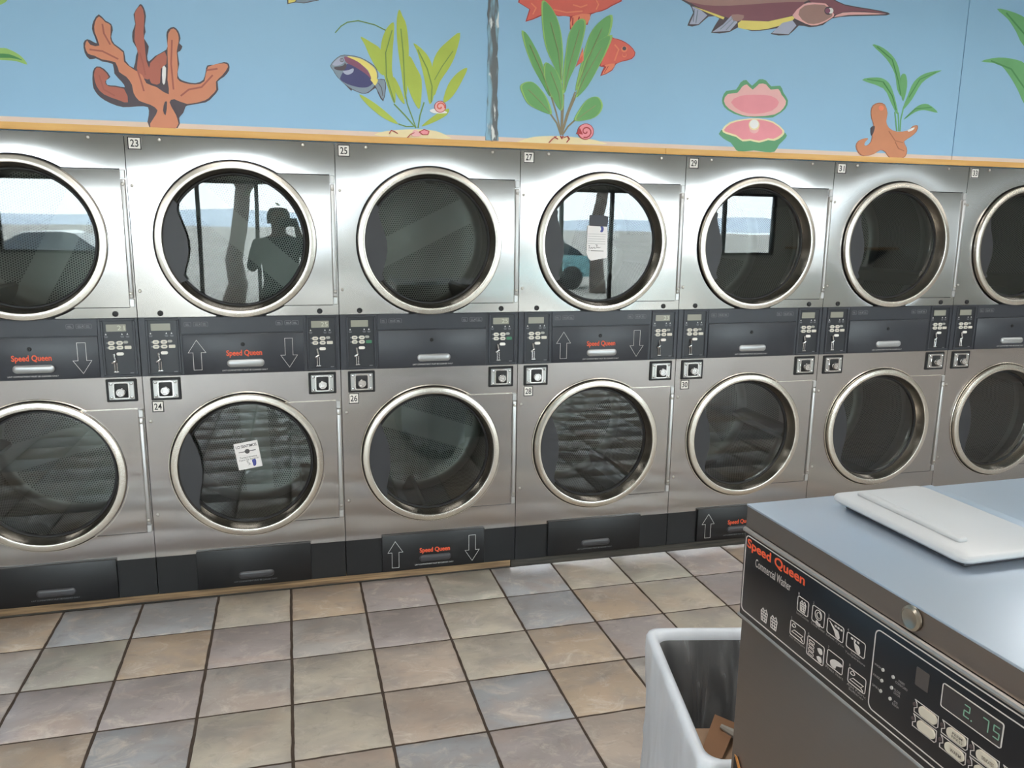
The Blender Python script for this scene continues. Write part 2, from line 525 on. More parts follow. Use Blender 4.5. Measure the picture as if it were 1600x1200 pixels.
# ------------------------------------------------------------------ floor tiles
TS = 0.3099; TX, TY = 0.5536, -0.2921; TA = 0.004
TAN, BEI, GRY, MAU, BLU, OLV, PNK = (srgb(180, 161, 141), srgb(184, 175, 160), srgb(174, 168, 163), srgb(170, 160, 158),
                                     srgb(160, 161, 164), srgb(173, 169, 157), srgb(180, 165, 152))
TC = {0: {-4: TAN, -3: BLU, -2: BLU, -1: BEI, 0: TAN, 1: MAU, 2: OLV, 3: BLU, 4: BEI, 5: OLV, 6: MAU, 7: TAN},
      1: {-4: GRY, -3: OLV, -2: TAN, -1: MAU, 0: GRY, 1: MAU, 2: BEI, 3: BLU, 4: TAN, 5: BEI, 6: MAU, 7: TAN},
      2: {-4: MAU, -3: MAU, -2: MAU, -1: GRY, 0: BEI, 1: PNK, 2: BEI, 3: TAN, 4: MAU, 5: BEI},
      3: {-3: TAN, -2: BLU, -1: BEI, 0: BEI, 1: PNK, 2: BLU, 3: TAN, 4: GRY},
      4: {-2: BLU, -1: GRY, 0: PNK, 1: BLU, 2: MAU, 3: PNK}}
ALLC = [TAN, BEI, GRY, MAU, BLU, OLV, PNK, BEI]
def tile_mesh(seed):
    rg = random.Random(seed)
    g = 0.0054
    n = 10
    h = TS / 2 - g
    per = []
    for e in range(4):
        for k in range(n):
            t = -h + 2 * h * k / n
            j = rg.uniform(-0.0012, 0.0012) if k else 0
            per.append([(t, -h + j), (h + j, t), (-t, h + j), (-h + j, -t)][e])
    vs = [(x, y, -0.02) for x, y in per] + [(x, y, -0.0016) for x, y in per]
    vs += [(x * (1 - 0.002 / h), y * (1 - 0.002 / h), 0.0) for x, y in per]
    N = len(per); fs = []
    for L in (0, 1):
        for i in range(N):
            j = (i + 1) % N
            fs.append((L * N + i, L * N + j, (L + 1) * N + j, (L + 1) * N + i))
    fs.append(tuple(2 * N + i for i in range(N)))
    b = MB(); b.add(vs, fs)
    return b.mesh('tile', angle=60)
TM = [tile_mesh(s) for s in range(5)]
ca, sa = math.cos(TA), math.sin(TA)
nind = 0
rest = MB()
for j in range(0, 30):
    for i in range(-18, 62):
        lx = (i + 0.5) * TS; ly = -(j - 0.5) * TS
        x = TX + ca * lx - sa * ly; y = TY + sa * lx + ca * ly
        if x < X0 + 0.16 or x > X1 - 0.16 or y < YF + 0.16: continue
        c = TC.get(j, {}).get(i) or ALLC[(i * 7 + j * 13 + (i * j) % 5) % 8]
        if -6 <= i <= 12 and j <= 12:
            o = link('tile', TM[(i * 3 + j * 5) % 5], TILE, floor, (x, y, 0))
            o.rotation_euler = (0, 0, TA + (PI / 2) * ((i + 2 * j) % 4))
            o.color = c; nind += 1
        else:
            h = TS / 2 - 0.0042
            rest.add([(x - h, y - h, 0), (x + h, y - h, 0), (x + h, y + h, 0), (x - h, y + h, 0)], [(0, 1, 2, 3)])
ro = link('tile_field', rest.mesh('tile_field', smooth=False), TILE, floor)
ro.color = GRY; ro['kind'] = 'stuff'
# E1
# ------------------------------------------------------------------ stacked dryers
W = 0.8
ZU, ZL = 1.557, 0.601
RH = 0.3215
def front_panel(mb, z0, z1, zc, dish, x0=0.0015, x1=0.7985):
    cx = 0.4
    N = 160
    angs = sorted(set([2 * PI * k / N for k in range(N)] +
                      [math.atan2(zz - zc, xx - cx) % (2 * PI) for xx in (x0, x1) for zz in (z0, z1)]))
    rad = [0.0, 0.006, 0.015, 0.03, 0.06, 0.11, 0.18, 0.28, 0.42, 0.62, 1.0]
    rows = []
    for t in angs:
        c, s = math.cos(t), math.sin(t)
        d = 1e9
        if c > 1e-9: d = min(d, (x1 - cx) / c)
        if c < -1e-9: d = min(d, (x0 - cx) / c)
        if s > 1e-9: d = min(d, (z1 - zc) / s)
        if s < -1e-9: d = min(d, (z0 - zc) / s)
        if d <= RH + 0.0004:
            rows.append(None); continue
        row = [(cx + (RH + 0.0005) * c, 0.022, zc + (RH + 0.0005) * s)]
        for q in rad:
            r = RH + (d - RH) * q
            e = math.exp(-((r - RH) / 0.055)) - 0.10
            # the pressed sheet sinks towards the opening
            y = dish * max(0.0, e)
            if q == 0.0: y += 0.002
            row.append((cx + r * c, y, zc + r * s))
        row.append((row[-1][0], row[-1][1] + 0.02, row[-1][2]))
        rows.append(row)
    K = len(rad) + 2
    vs = []; idx = {}
    for i, row in enumerate(rows):
        if row is not None:
            idx[i] = len(vs); vs += row
    fs = []
    for i in range(len(rows)):
        j = (i + 1) % len(rows)
        if i in idx and j in idx:
            fs += [(idx[i] + k, idx[i] + k + 1, idx[j] + k + 1, idx[j] + k) for k in range(K - 1)]
    mb.add(vs, fs)

def door_ring(mb, zc):
    prof = [(0.3105, 0.014), (0.3150, 0.008), (0.3152, -0.012), (0.3142, -0.0165), (0.3115, -0.0192), (0.3000, -0.0212), (0.2895, -0.0222),
            (0.2868, -0.0214), (0.2853, -0.018), (0.2845, -0.010)]
    mb.lathe((0.4, 0, zc), prof, 128)
def door_sleeve(mb, zc):
    mb.lathe((0.4, 0, zc), [(0.2846, -0.011), (0.2815, 0.0), (0.2700, 0.034), (0.2660, 0.040)], 128)
def door_gasket(mb, zc):
    mb.lathe((0.4, 0, zc), [(0.2712, 0.032), (0.2690, 0.0285), (0.2650, 0.0285), (0.2625, 0.031), (0.2610, 0.036), (0.2605, 0.042)], 128)
def door_glass(mb, zc):
    mb.lathe((0.4, 0, zc), [(0.0001, 0.0335), (0.14, 0.0336), (0.264, 0.034)], 128)
def gap_ring(mb, zc):
    mb.lathe((0.4, 0, zc), [(0.3240, 0.024), (0.3080, 0.024)], 96)
def handle_plate(mb, zc, low):
    R = 0.2835
    pts = []
    a0, a1 = (146, 217) if not low else (146, 222)
    for k in range(25):
        t = math.radians(a0 + (a1 - a0) * k / 24)
        pts.append((0.4 + R * math.cos(t), zc + R * math.sin(t)))
    if not low:
        wav = [(-0.203, -0.160), (-0.214, -0.140), (-0.206, -0.110), (-0.196, -0.078), (-0.190, -0.040), (-0.191, 0.0), (-0.199, 0.035), (-0.208, 0.062), (-0.219, 0.095), (-0.225, 0.120), (-0.222, 0.142)]
    else:
        wav = [(-0.206, -0.178), (-0.210, -0.150), (-0.203, -0.105), (-0.193, -0.060), (-0.190, -0.010), (-0.195, 0.040), (-0.206, 0.085), (-0.220, 0.120), (-0.226, 0.142)]
    pts += [(0.4 + x, zc + z) for x, z in wav]
    mb.prism(pts, -0.004, 0.016)
def hinge_plate(mb, zc, zlo, zhi, tilt=0.0):
    R = 0.3165
    pts = [(0.7755, zlo), (0.7755, zhi)]
    a1 = math.asin((zhi - zc) / R); a0 = math.asin((zlo - zc) / R)
    for k in range(41):
        t = a1 + (a0 - a1) * k / 40
        pts.append((0.4 + R * math.cos(t), zc + R * math.sin(t)))
    mb.prism(pts, -0.0045, 0.012)
    # the plate leans back a little towards its top
    mb.v = [(x, y + tilt * (z - zc) if y < 0 else y, z) for x, y, z in mb.v]
def plate_gap(mb, zc, zlo, zhi):
    mb.box(0.55, 0.7755, -0.0012, 0.01, zhi + 0.0002, zhi + 0.0042)
def plate_gap_low(mb, zc, zlo, zhi):
    mb.box(0.56, 0.7755, -0.0012, 0.01, zlo - 0.0036, zlo - 0.0002)
def hinge(mb, zlo, zhi):
    mb.rbox(0.7765, 0.7945, -0.014, 0.004, zlo + 0.035, zhi - 0.035, 0.005, 3)
    mb.rbox(0.7765, 0.7950, -0.009, 0.004, zhi - 0.033, zhi, 0.002, 1)
    mb.rbox(0.7765, 0.7950, -0.009, 0.004, zlo, zlo + 0.033, 0.002, 1)
def screw_mb(mb):
    mb.lathe((0, 0, 0), [(0.0068, 0.004), (0.0068, -0.0015), (0.0052, -0.0034), (0.0018, -0.0042), (0.0001, -0.0042)], 14)
    mb.box(-0.0050, 0.0050, -0.0046, -0.0036, -0.0008, 0.0008)
def pull_mb(mb, x0, x1, z0, z1, y):
    # rounded finger pull with a swelling front
    n = None; vs = []; cx, cz = (x0 + x1) / 2, (z0 + z1) / 2
    rings = [(0.0, 0.001), (0.0, -0.003), (0.002, -0.0055), (0.006, -0.0075), (0.011, -0.0085)]
    for d, yy in rings:
        q = rrect(x0 + d, x1 - d, z0 + d, z1 - d, (z1 - z0) / 2 - d - 0.0005, 5); n = len(q)
        vs += [(a, y + yy, c) for a, c in q]
    fs = []
    for k in range(len(rings) - 1):
        for i in range(n):
            j = (i + 1) % n
            fs.append((k * n + i, k * n + j, (k + 1) * n + j, (k + 1) * n + i))
    fs.append(tuple((len(rings) - 1) * n + i for i in range(n)))
    mb.add(vs, fs)
def opening_rim(mb, zc):
    sec = [(0.3222 + 0.0028 * math.cos(2 * PI * k / 10), -0.0016 + 0.0028 * math.sin(2 * PI * k / 10)) for k in range(11)]
    mb.lathe((0.4, 0, zc), sec[::-1], 128)
def plug_mb(mb):
    mb.lathe((0, 0, 0), [(0.0115, 0.004), (0.0115, -0.003), (0.0095, -0.0052), (0.0045, -0.0055), (0.0035, -0.0035), (0.0001, -0.0035)], 20)

def drum_mesh():
    cx, cz = 0.0, 0.0
    n = 96
    prof = [(0.2660, 0.038), (0.300, 0.055), (0.350, 0.075), (0.362, 0.09), (0.362, 0.20), (0.359, 0.203), (0.359, 0.209), (0.362, 0.212), (0.362, 0.24), (0.362, 0.33), (0.362, 0.42), (0.362, 0.51), (0.362, 0.575), (0.355, 0.600),
            (0.325, 0.618), (0.27, 0.624), (0.20, 0.628), (0.13, 0.630), (0.06, 0.628), (0.0005, 0.624)]
    vs, fs, uvs, perf = [], [], [], []
    L = len(prof)
    for j in range(n):
        t = 2 * PI * j / n
        for r, h in prof: vs.append((r * math.cos(t), h, r * math.sin(t)))
    for j in range(n):
        k = (j + 1) % n
        sector = (j * 3 / n) % 1.0
        for i in range(L - 1):
            fs.append((j * L + i, j * L + i + 1, k * L + i + 1, k * L + i))
            r, h = prof[i]
            back = prof[i + 1][1] > 0.605
            if back:
                q = []
                for (jj, ii) in ((j, i), (j, i + 1), (k, i + 1), (k, i)):
                    p = vs[jj * L + ii]; q.append((p[0], p[2]))
                uvs.append(q)
                perf.append(1.0 if (0.06 < r <= 0.33) else 0.0)
            else:
                q = []
                for (jj, ii) in ((j, i), (j, i + 1), (j + 1, i + 1), (j + 1, i)):
                    q.append((jj / n * 2 * PI * 0.362, prof[ii][1]))
                uvs.append(q)
                perf.append(1.0 if 0.238 < h < 0.57 else 0.0)
    me = bpy.data.meshes.new('drum')
    me.from_pydata(vs, [], fs)
    uvl = me.uv_layers.new(name='UVMap')
    flat = [c for q in uvs for uv in q for c in uv]
    uvl.data.foreach_set('uv', flat)
    at = me.attributes.new('perforated', 'FLOAT', 'FACE')
    at.data.foreach_set('value', perf)
    me.polygons.foreach_set('use_smooth', [True] * len(fs))
    me.set_sharp_from_angle(angle=math.radians(50))
    me.materials.append(DRUM)
    return me
DRUM_ME = drum_mesh()
def baffle_mb(mb):
    # lifter running along the drum, triangular section with a rounded top
    sec = [(-0.045, -0.362), (-0.018, -0.300), (-0.008, -0.288), (0.008, -0.288), (0.018, -0.300), (0.045, -0.362)]
    mb.prism(sec, 0.095, 0.595)

# arrows on the lint drawers
def arrow_pts(cx, z0, z1, up=True, w=0.0345):
    h = z1 - z0; s = 0.42 * h; b = w * 0.46
    p = [(cx, z1), (cx + w, z1 - s), (cx + b, z1 - s), (cx + b, z0), (cx - b, z0), (cx - b, z1 - s), (cx - w, z1 - s)]
    if not up: p = [(x, z0 + z1 - z) for x, z in p]
    return p

TXT = {}
def text(name, key, args, m, parent, loc=None):
    if key not in TXT: TXT[key] = text_mesh(*args)
    return link(name, TXT[key], m, parent, loc)

def module(root, x0, digits, green, seed):
    """coin meter beside the lint drawer"""
    fr = part('meter_frame', 'meter_frame', lambda b: (b.rbox(0.0, 0.129, -0.007, 0.006, 1.0065, 1.0165, 0.002, 1), b.rbox(0.0, 0.129, -0.007, 0.006, 1.2355, 1.2455, 0.002, 1),
                b.rbox(0.0, 0.010, -0.007, 0.006, 1.0165, 1.2355, 0.002, 1), b.rbox(0.119, 0.129, -0.007, 0.006, 1.0165, 1.2355, 0.002, 1)), DARK, root, (x0, 0, 0))
    part('meter_face', 'meter_face', lambda b: b.box(0.010, 0.119, -0.0030, 0.004, 1.0165, 1.2355), DARK2, fr)
    d = part('display', 'meter_disp', lambda b: b.prism(rrect(0.021, 0.095, 1.193, 1.222, 0.002, 2), -0.0048, -0.003), LCD, fr)
    if digits:
        text('digits', 'digits' + digits, (digits, 0.062, 0.090, 1.198, 1.217, -0.0048), LCDD, fr)
    for (bx, bz) in ((0.018, 1.182), (0.078, 1.182), (0.098, 1.182)):
        part('symbol', 'meter_symbol', lambda b: b.prism([(-0.0035, -0.003), (0.0035, -0.003), (0, 0.004)], -0.0037, -0.003), WHITEP, fr, (bx, 0, bz))
        part('symbol_caption', 'meter_caption', lambda b: (b.box(-0.007, 0.007, -0.0034, -0.003, -0.010, -0.008), b.box(-0.005, 0.006, -0.0034, -0.003, -0.014, -0.012)), GREYP, fr, (bx, 0, bz))
    def oval(b, w, h): b.prism(rrect(-w / 2, w / 2, -h / 2, h / 2, h * 0.48, 4), -0.0066, -0.003)
    for (bx, bz) in ((0.036, 1.1465), (0.036, 1.1275), (0.067, 1.1465), (0.067, 1.1275)):
        bo = part('button', 'meter_button', lambda b: oval(b, 0.0245, 0.0155), BTN, fr, (bx, 0, bz))
        part('button_mark', 'meter_bmark', lambda b: b.box(-0.005, 0.006, -0.0069, -0.0066, -0.002, 0.002), GREYP, bo)
        part('button_lamp', 'meter_lamp', lambda b: b.prism(circ(-0.0155, 0.0, 0.0034, 10), -0.0045, -0.003), GREYP, bo)
    part('button', 'meter_button_s', lambda b: oval(b, 0.018, 0.0105), mat('button_grey', srgb(168, 168, 162), 0.45), fr, (0.090, 0, 1.149))
    part('button', 'meter_button_l', lambda b: b.prism(rrect(-0.0125, 0.0125, -0.0065, 0.0065, 0.0025, 2), -0.0066, -0.003), BTNG if green else BTN, fr, (0.097, 0, 1.1275))
    part('coin_return', 'coin_return', lambda b: oval(b, 0.027, 0.0125), PLATE, fr, (0.066, 0, 1.1015))
    cs = part('coin_slot', 'coin_slot', lambda b: (b.tube([(0.0425, -0.0085, 1.103), (0.0465, -0.0085, 1.080)], 0.0042, 8),
              b.tube([(0.034, -0.010, 1.0655), (0.042, -0.012, 1.0690), (0.0495, -0.010, 1.0765)], [0.0045, 0.006, 0.0045], 10),
              b.tube([(0.0420, -0.0055, 1.066), (0.0420, -0.0055, 1.030)], 0.0022, 6), b.tube([(0.0510, -0.0055, 1.066), (0.0510, -0.0055, 1.030)], 0.0022, 6),
              b.rbox(0.0375, 0.0575, -0.009, -0.003, 1.0245, 1.0300, 0.0015, 1)), CHROME, fr)
    part('serial_label', 'serial_label', lambda b: b.box(0.098, 0.112, -0.0034, -0.003, 1.0200, 1.0235), GREYP, fr)
    return fr

def header_marks(b):
    for k, x in enumerate((0.0, 0.036, 0.066)):
        b.outline(rrect(x, x + 0.026, 1.2075, 1.2255, 0.003, 2), 0.0011, -0.0054, -0.0048)
        b.box(x + 0.005, x + 0.017, -0.0054, -0.0048, 1.2165, 1.2195)
        b.box(x + 0.005, x + 0.020, -0.0054, -0.0048, 1.2115, 1.2135)
    b.prism([(0.063, 1.2165), (0.057, 1.2210), (0.057, 1.2120)], -0.0054, -0.0048)

def lock_box(root, x0, x1, z0, z1):
    cx, cz = (x0 + x1) / 2, (z0 + z1) / 2
    base = part('coin_box', 'coin_box', lambda b: b.rbox(-0.0585, 0.0585, -0.006, 0.006, -0.0475, 0.0475, 0.003, 1), BLACK, root, (cx, 0, cz))
    part('plate', 'coin_plate', lambda b: b.rbox(-0.0480, 0.0480, -0.0095, -0.004, -0.0375, 0.0375, 0.0015, 1), mat('coin_plate_steel', srgb(190, 190, 188), 0.28, 1.0), base)
    for sx in (-1, 1):
        for sz in (-1, 1):
            part('bolt', 'coin_bolt', lambda b: b.lathe((0, 0, 0), [(0.0062, 0), (0.006, -0.003), (0.004, -0.0052), (0.0001, -0.006)], 12), CHROME, base, (sx * 0.038, -0.0095, sz * 0.0285))
    part('housing_rim', 'coin_rim', lambda b: b.outline(rrect(-0.0290, 0.0290, -0.0330, 0.0330, 0.012, 4), 0.006, -0.0125, -0.009), CHROME, base)
    part('lock_housing', 'coin_housing', lambda b: b.rbox(-0.0262, 0.0262, -0.0150, -0.008, -0.030, 0.030, 0.004, 2), BLACK, base)
    part('lock_cylinder', 'coin_lock', lambda b: (b.lathe((0, 0, -0.004), [(0.0175, -0.014), (0.0175, -0.033), (0.0155, -0.0365), (0.0105, -0.0365), (0.0095, -0.0345), (0.0001, -0.0345)], 24),
              b.box(-0.007, 0.007, -0.0362, -0.0345, -0.0055, -0.0025)), CHROME, base)
    return base

def number_plate(root, n, x0, x1, z0, z1):
    pl = part('number_plate', 'numplate%.3f' % z0, lambda b: b.rbox(x0, x1, -0.0028, 0.002, z0, z1, 0.0008, 1), PLATE, root)
    part('border', 'numborder%.3f' % z0, lambda b: b.outline([(x0 + 0.0022, z0 + 0.0022), (x1 - 0.0022, z0 + 0.0022), (x1 - 0.0022, z1 - 0.0022), (x0 + 0.0022, z1 - 0.0022)], 0.0036, -0.0034, -0.0026), INK, pl)
    cx = (x0 + x1) / 2
    text('digits', 'num' + n, (n, cx - 0.0145, cx + 0.0145, z0 + 0.0105, z1 - 0.0105, -0.0030, 0.012), INK, pl)

def make_dryer(i):
    up = str(21 + 2 * i); lo = str(22 + 2 * i)
    X = UX0 + i * W
    root = empty('stacked_dryer', (X, 0, 0))
    # closed cabinet behind the fronts
    part('cabinet', 'cabinet', lambda b: (b.box(0.002, 0.004, 0.021, 1.05, 0.045, 1.957), b.box(0.796, 0.798, 0.021, 1.05, 0.045, 1.957),
         b.box(0.004, 0.796, 1.045, 1.05, 0.045, 1.957), b.box(0.004, 0.796, 0.021, 1.045, 1.952, 1.957), b.box(0.004, 0.796, 0.021, 1.045, 0.045, 0.050)), CABM, root)
    dish = [0.0016, 0.0015, 0.0017, 0.0016, 0.0018, 0.0030, 0.0026][i]
    part('front_panel', 'panel_u%d' % i, lambda b: front_panel(b, 1.2475, 1.9590, ZU, dish), STEEL, root)
    part('front_panel', 'panel_l', lambda b: front_panel(b, 0.2145, 1.0045, ZL, 0.0008), STEEL, root)
    for lv, zc, zlo, zhi in (('u', ZU, 1.291, 1.827), ('l', ZL, 0.333, 0.869)):
        d = part('door', 'door' + lv, lambda b: door_ring(b, zc), STEEL_RING, root)
        part('sleeve', 'sleeve' + lv, lambda b: door_sleeve(b, zc), STEEL_SLEEVE, d)
        part('gasket', 'gasket' + lv, lambda b: door_gasket(b, zc), BLACK, d)
        part('glass', 'glass' + lv, lambda b: door_glass(b, zc), GLASS, d)
        part('handle', 'handle' + lv, lambda b: handle_plate(b, zc, lv == 'l'), HANDLE, d)
        part('hinge_plate', 'hplate' + lv, lambda b: hinge_plate(b, zc, zlo, zhi, 0.013 if lv == 'u' else -0.004), STEEL, d)
        part('plate_gap', 'pgap' + lv, lambda b: plate_gap(b, zc, zlo, zhi), BLACK if lv == 'u' else STEEL_RING, root)
        part('plate_gap', 'pgapl' + lv, lambda b: plate_gap_low(b, zc, zlo, zhi), BLACK, root)
        h = part('hinge', 'hinge' + lv, lambda b: hinge(b, zlo, zhi), mat('hinge_steel', srgb(200, 200, 200), 0.35, 0.9), d)
        for zz in (zhi - 0.055, zlo + 0.055):
            part('hinge_screw', 'screw', screw_mb, BOLT, d, (0.7855, -0.0135, zz))
        part('door_gap', 'gap' + lv, lambda b: gap_ring(b, zc), BLACK, root)
        if lv == 'l': part('opening_rim', 'orim', lambda b: opening_rim(b, zc), STEEL_RING, root)
        dr = link('drum', DRUM_ME, DRUM, root, (0.4, 0, zc))
        ang = [0.5, 2.3, 1.1, 0.3, 1.7, 2.9, 0.9][i] + (0.8 if lv == 'l' else 0)
        dr.rotation_euler = (0, ang, 0)
        for k in range(3):
            bf = part('baffle', 'baffle', baffle_mb, mat('baffle_steel', srgb(150, 150, 144), 0.45, 0.8), dr)
            bf.rotation_euler = (0, 2 * PI * k / 3 + 0.25, 0)
    # control fascia between the doors
    fa = part('control_fascia', 'fascia', lambda b: b.box(0.002, 0.798, -0.0025, 0.02, 1.0055, 1.2470), DARK, root)
    hd = part('header_strip', 'header', lambda b: b.rbox(0.160, 0.650, -0.005, 0.004, 1.1775, 1.2455, 0.0015, 1), DARK, root)
    part('header_marks', 'hmarks', header_marks, GREYP, hd, (0.175, 0, 0))
    part('header_marks', 'hmarks', header_marks, GREYP, hd, (0.537, 0, 0))
    dg = {1: ('', '25'), 2: ('', '25'), 3: ('', '23'), 4: ('', ''), 5: ('', ''), 6: ('', ''), 0: ('', '21')}[i]
    module(root, 0.0265, dg[0], i == 2, i)
    module(root, 0.6600, dg[1], i == 2, i + 9)
    ld = part('lint_drawer', 'lint_u', lambda b: b.rbox(0.1635, 0.6475, -0.0085, 0.004, 1.0075, 1.1745, 0.0022, 2), DARK, root)
    part('drawer_pull', 'pull_u', lambda b: pull_mb(b, 0.334, 0.484, 1.0340, 1.0665, -0.0085), PULL_LIT, ld)
    part('drawer_lock', 'dlock', lambda b: b.lathe((0.4, 0, 1.130), [(0.0085, -0.007), (0.0085, -0.0105), (0.0065, -0.0125), (0.003, -0.0125), (0.002, -0.0110), (0.0001, -0.0110)], 16), BLACK, ld)
    text('notice_lettering', 'lint_u', ('LINT COMPARTMENT MUST BE CLEANED DAILY', 0.314, 0.496, 1.0175, 1.0235, -0.0086), WHITEP, ld)
    if i in (0, 1, 3):
        part('arrow_mark', 'arr_u1', lambda b: b.outline(arrow_pts(0.2185, 1.026, 1.151, True), 0.0015, -0.0092, -0.0083), WHITEP, ld)
        part('arrow_mark', 'arr_u2', lambda b: b.outline(arrow_pts(0.5860, 1.026, 1.151, False), 0.0015, -0.0092, -0.0083), WHITEP, ld)
        text('brand_lettering', 'brand_u', ('Speed Queen', 0.333, 0.476, 1.0745, 1.1060, -0.0086, 0.024), ORANGE, ld)
    lock_box(root, 0.030, 0.147, 0.903, 0.998)
    lock_box(root, 0.661, 0.780, 0.902, 0.999)
    if i > 0: number_plate(root, up, 0.012, 0.062, 1.904, 1.953)
    if 0 < i < 5: number_plate(root, lo, 0.030, 0.076, 0.8525, 0.9005)
    for (sx, sz) in ((0.128, 1.945), (0.673, 1.945), (0.0165, 1.767), (0.0165, 1.354), (0.0200, 0.814), (0.0200, 0.405)):
        part('screw', 'screw', screw_mb, BOLT, root, (sx, 0.0005, sz))
    for sx in (0.087, 0.719):
        part('cap_plug', 'plug', plug_mb, BLACK, root, (sx, 0.0005, 1.2635))
    # kick panel with the lower lint drawer
    part('kick_panel', 'kick', lambda b: b.box(0.002, 0.798, -0.001, 0.02, 0.0455, 0.2140), KICK, root)
    k2 = part('lint_drawer', 'lint_l', lambda b: (b.rbox(0.163, 0.646, -0.0150, 0.004, 0.0500, 0.2260, 0.003, 2),), KICK, root)
    part('drawer_pull', 'pull_l', lambda b: pull_mb(b, 0.334, 0.484, 0.0865, 0.1190, -0.0150), PULL_SHADED, k2)
    text('notice_lettering', 'lint_l', ('LINT COMPARTMENT MUST BE CLEANED DAILY', 0.314, 0.496, 0.0700, 0.0760, -0.0151), GREYP if i != 2 else WHITEP, k2)
    if i in (2, 4):
        part('arrow_mark', 'arr_l1', lambda b: b.outline(arrow_pts(0.2235, 0.068, 0.196, True), 0.0014, -0.0157, -0.0148), WHITEP, k2)
        part('arrow_mark', 'arr_l2', lambda b: b.outline(arrow_pts(0.5860, 0.068, 0.196, False), 0.0014, -0.0157, -0.0148), WHITEP, k2)
        text('brand_lettering', 'brand_l', ('Speed Queen', 0.336, 0.479, 0.1240, 0.1540, -0.0151, 0.024), ORANGE, k2)
    return root
LABELS = ['stainless steel stacked dryer at the far left, cut off by the picture edge',
          'stainless steel stacked dryer numbered 23 above and 24 below, white card on the lower door',
          'stainless steel stacked dryer numbered 25 above and 26 below, with green start buttons',
          'stainless steel stacked dryer numbered 27 above and 28 below, paper notice on upper door',
          'stainless steel stacked dryer numbered 29 above and 30 below',
          'stainless steel stacked dryer numbered 31, with no number beside its lower door',
          'stainless steel stacked dryer numbered 33 at the right edge of the picture']
for i in range(NU):
    tag(make_dryer(i), LABELS[i], 'dryer', 'stacked dryers along the mural wall')

# plinth boards under the row
o = struct('baseboard_back', MB().rbox(UX0, 1.58, 0.004, 0.06, 0.010, 0.0445, 0.003, 1), PLINTH)
o2 = struct('baseboard_back', MB().rbox(1.582, UX0 + NU * W, 0.004, 0.06, 0.004, 0.0445, 0.003, 1), PLINTHD)
struct('trim_3', MB().box(UX0, 1.58, 0.014, 0.05, 0.0, 0.010), PLINTHD)

# ------------------------------------------------------------------ paper notices on two doors
def notice_card():
    cx, cz = UX0 + W + 0.4, ZL
    r = empty('notice_card', (1.0 * UX0 + W, 0, 0))
    r.location = (0.396, 0.0310, 0.636); r.rotation_euler = (0, math.radians(-8.5), 0)
    w2, h2 = 0.050, 0.060
    c = link('card', MB().box(-w2, w2, -0.0006, 0.0006, -h2, h2).mesh('card'), PAPER, r)
    link('heading', text_mesh('LO SENTIMOS', -0.043, 0.043, 0.036, 0.049, -0.0006, 0.01, 0.0003), INK, c)
    b = MB(); b.box(-0.036, 0.036, -0.001, -0.0006, 0.0165, 0.0200); b.prism(circ(0.0, 0.018, 0.0105, 20), -0.0013, -0.0006)
    link('emblem', b.mesh('emblem'), mat('print_grey', srgb(86, 86, 88), 0.7), c)
    link('body_lettering', text_mesh('Temporalmente\nFuera De Servicio', -0.040, 0.040, -0.022, -0.003, -0.0006, 0.0, 0.0003), INK, c)
    b = MB(); b.outline([(-0.012, -0.028), (-0.004, -0.024), (-0.008, -0.034), (0.000, -0.036), (-0.006, -0.044), (0.004, -0.040)], 0.0016, -0.001, -0.0006, closed=False)
    link('scribble', b.mesh('scribble'), INK, c)
    b = MB(); b.prism(smooth_poly([(0.012, -0.024), (0.026, -0.022), (0.028, -0.034), (0.024, -0.050), (0.014, -0.052), (0.012, -0.038)]), -0.001, -0.0006)
    link('stamp', b.mesh('stamp'), INKB, c)
    return tag(r, 'small white printed card stuck on the lower glass door of dryer 24', 'notice')
notice_card()
def notice_paper():
    r = empty('notice_paper', (1.6 + 0.4 + 0.0, 0.0285, ZU))
    r.location = (1.983, 0.0310, 1.558); r.rotation_euler = (0, math.radians(1.5), 0)
    pts = [(-0.052, 0.078), (0.046, 0.078), (0.052, -0.066), (-0.026, -0.082), (-0.040, -0.070), (-0.050, -0.046)]
    c = link('sheet', MB().prism(pts, -0.0006, 0.0006).mesh('sheet'), PAPER, r)
    link('tape', MB().prism([(-0.042, 0.126), (0.010, 0.128), (0.048, 0.122), (0.046, 0.080), (0.044, 0.076), (-0.042, 0.077)], -0.0012, -0.0007).mesh('tape'), mat('duct_tape_dark', srgb(62, 64, 72), 0.5), r)
    b = MB()
    for k in range(5): b.box(-0.046, 0.040, -0.0009, -0.0006, 0.040 - k * 0.011, 0.0412 - k * 0.011)
    link('ruled_print', b.mesh('ruled_print'), GREYP, c)
    b = MB(); b.prism(smooth_poly([(0.012, 0.076), (0.026, 0.074), (0.028, 0.060), (0.022, 0.050), (0.012, 0.052), (0.016, 0.064)]), -0.001, -0.0006)
    link('stamp', b.mesh('stamp'), INKB, c)
    b = MB()
    for ln in ([(-0.044, -0.014), (-0.036, -0.012), (-0.041, -0.030), (-0.038, -0.022), (-0.030, -0.026), (-0.026, -0.020), (-0.022, -0.026), (-0.014, -0.019), (-0.010, -0.025), (-0.004, -0.022)],
               [(-0.008, -0.008), (0.004, -0.010)], [(-0.001, -0.010), (0.000, -0.022), (0.006, -0.018), (0.010, -0.022), (0.018, -0.018)]):
        b.outline(ln, 0.0018, -0.001, -0.0006, closed=False)
    b.box(-0.040, -0.036, -0.0009, -0.0006, -0.036, -0.034); b.box(-0.030, 0.034, -0.0009, -0.0006, -0.037, -0.0345)
    link('handwriting', b.mesh('handwriting'), INK, c)
    return tag(r, 'white paper note taped with dark tape on the upper glass door of dryer 27', 'notice')
notice_paper()
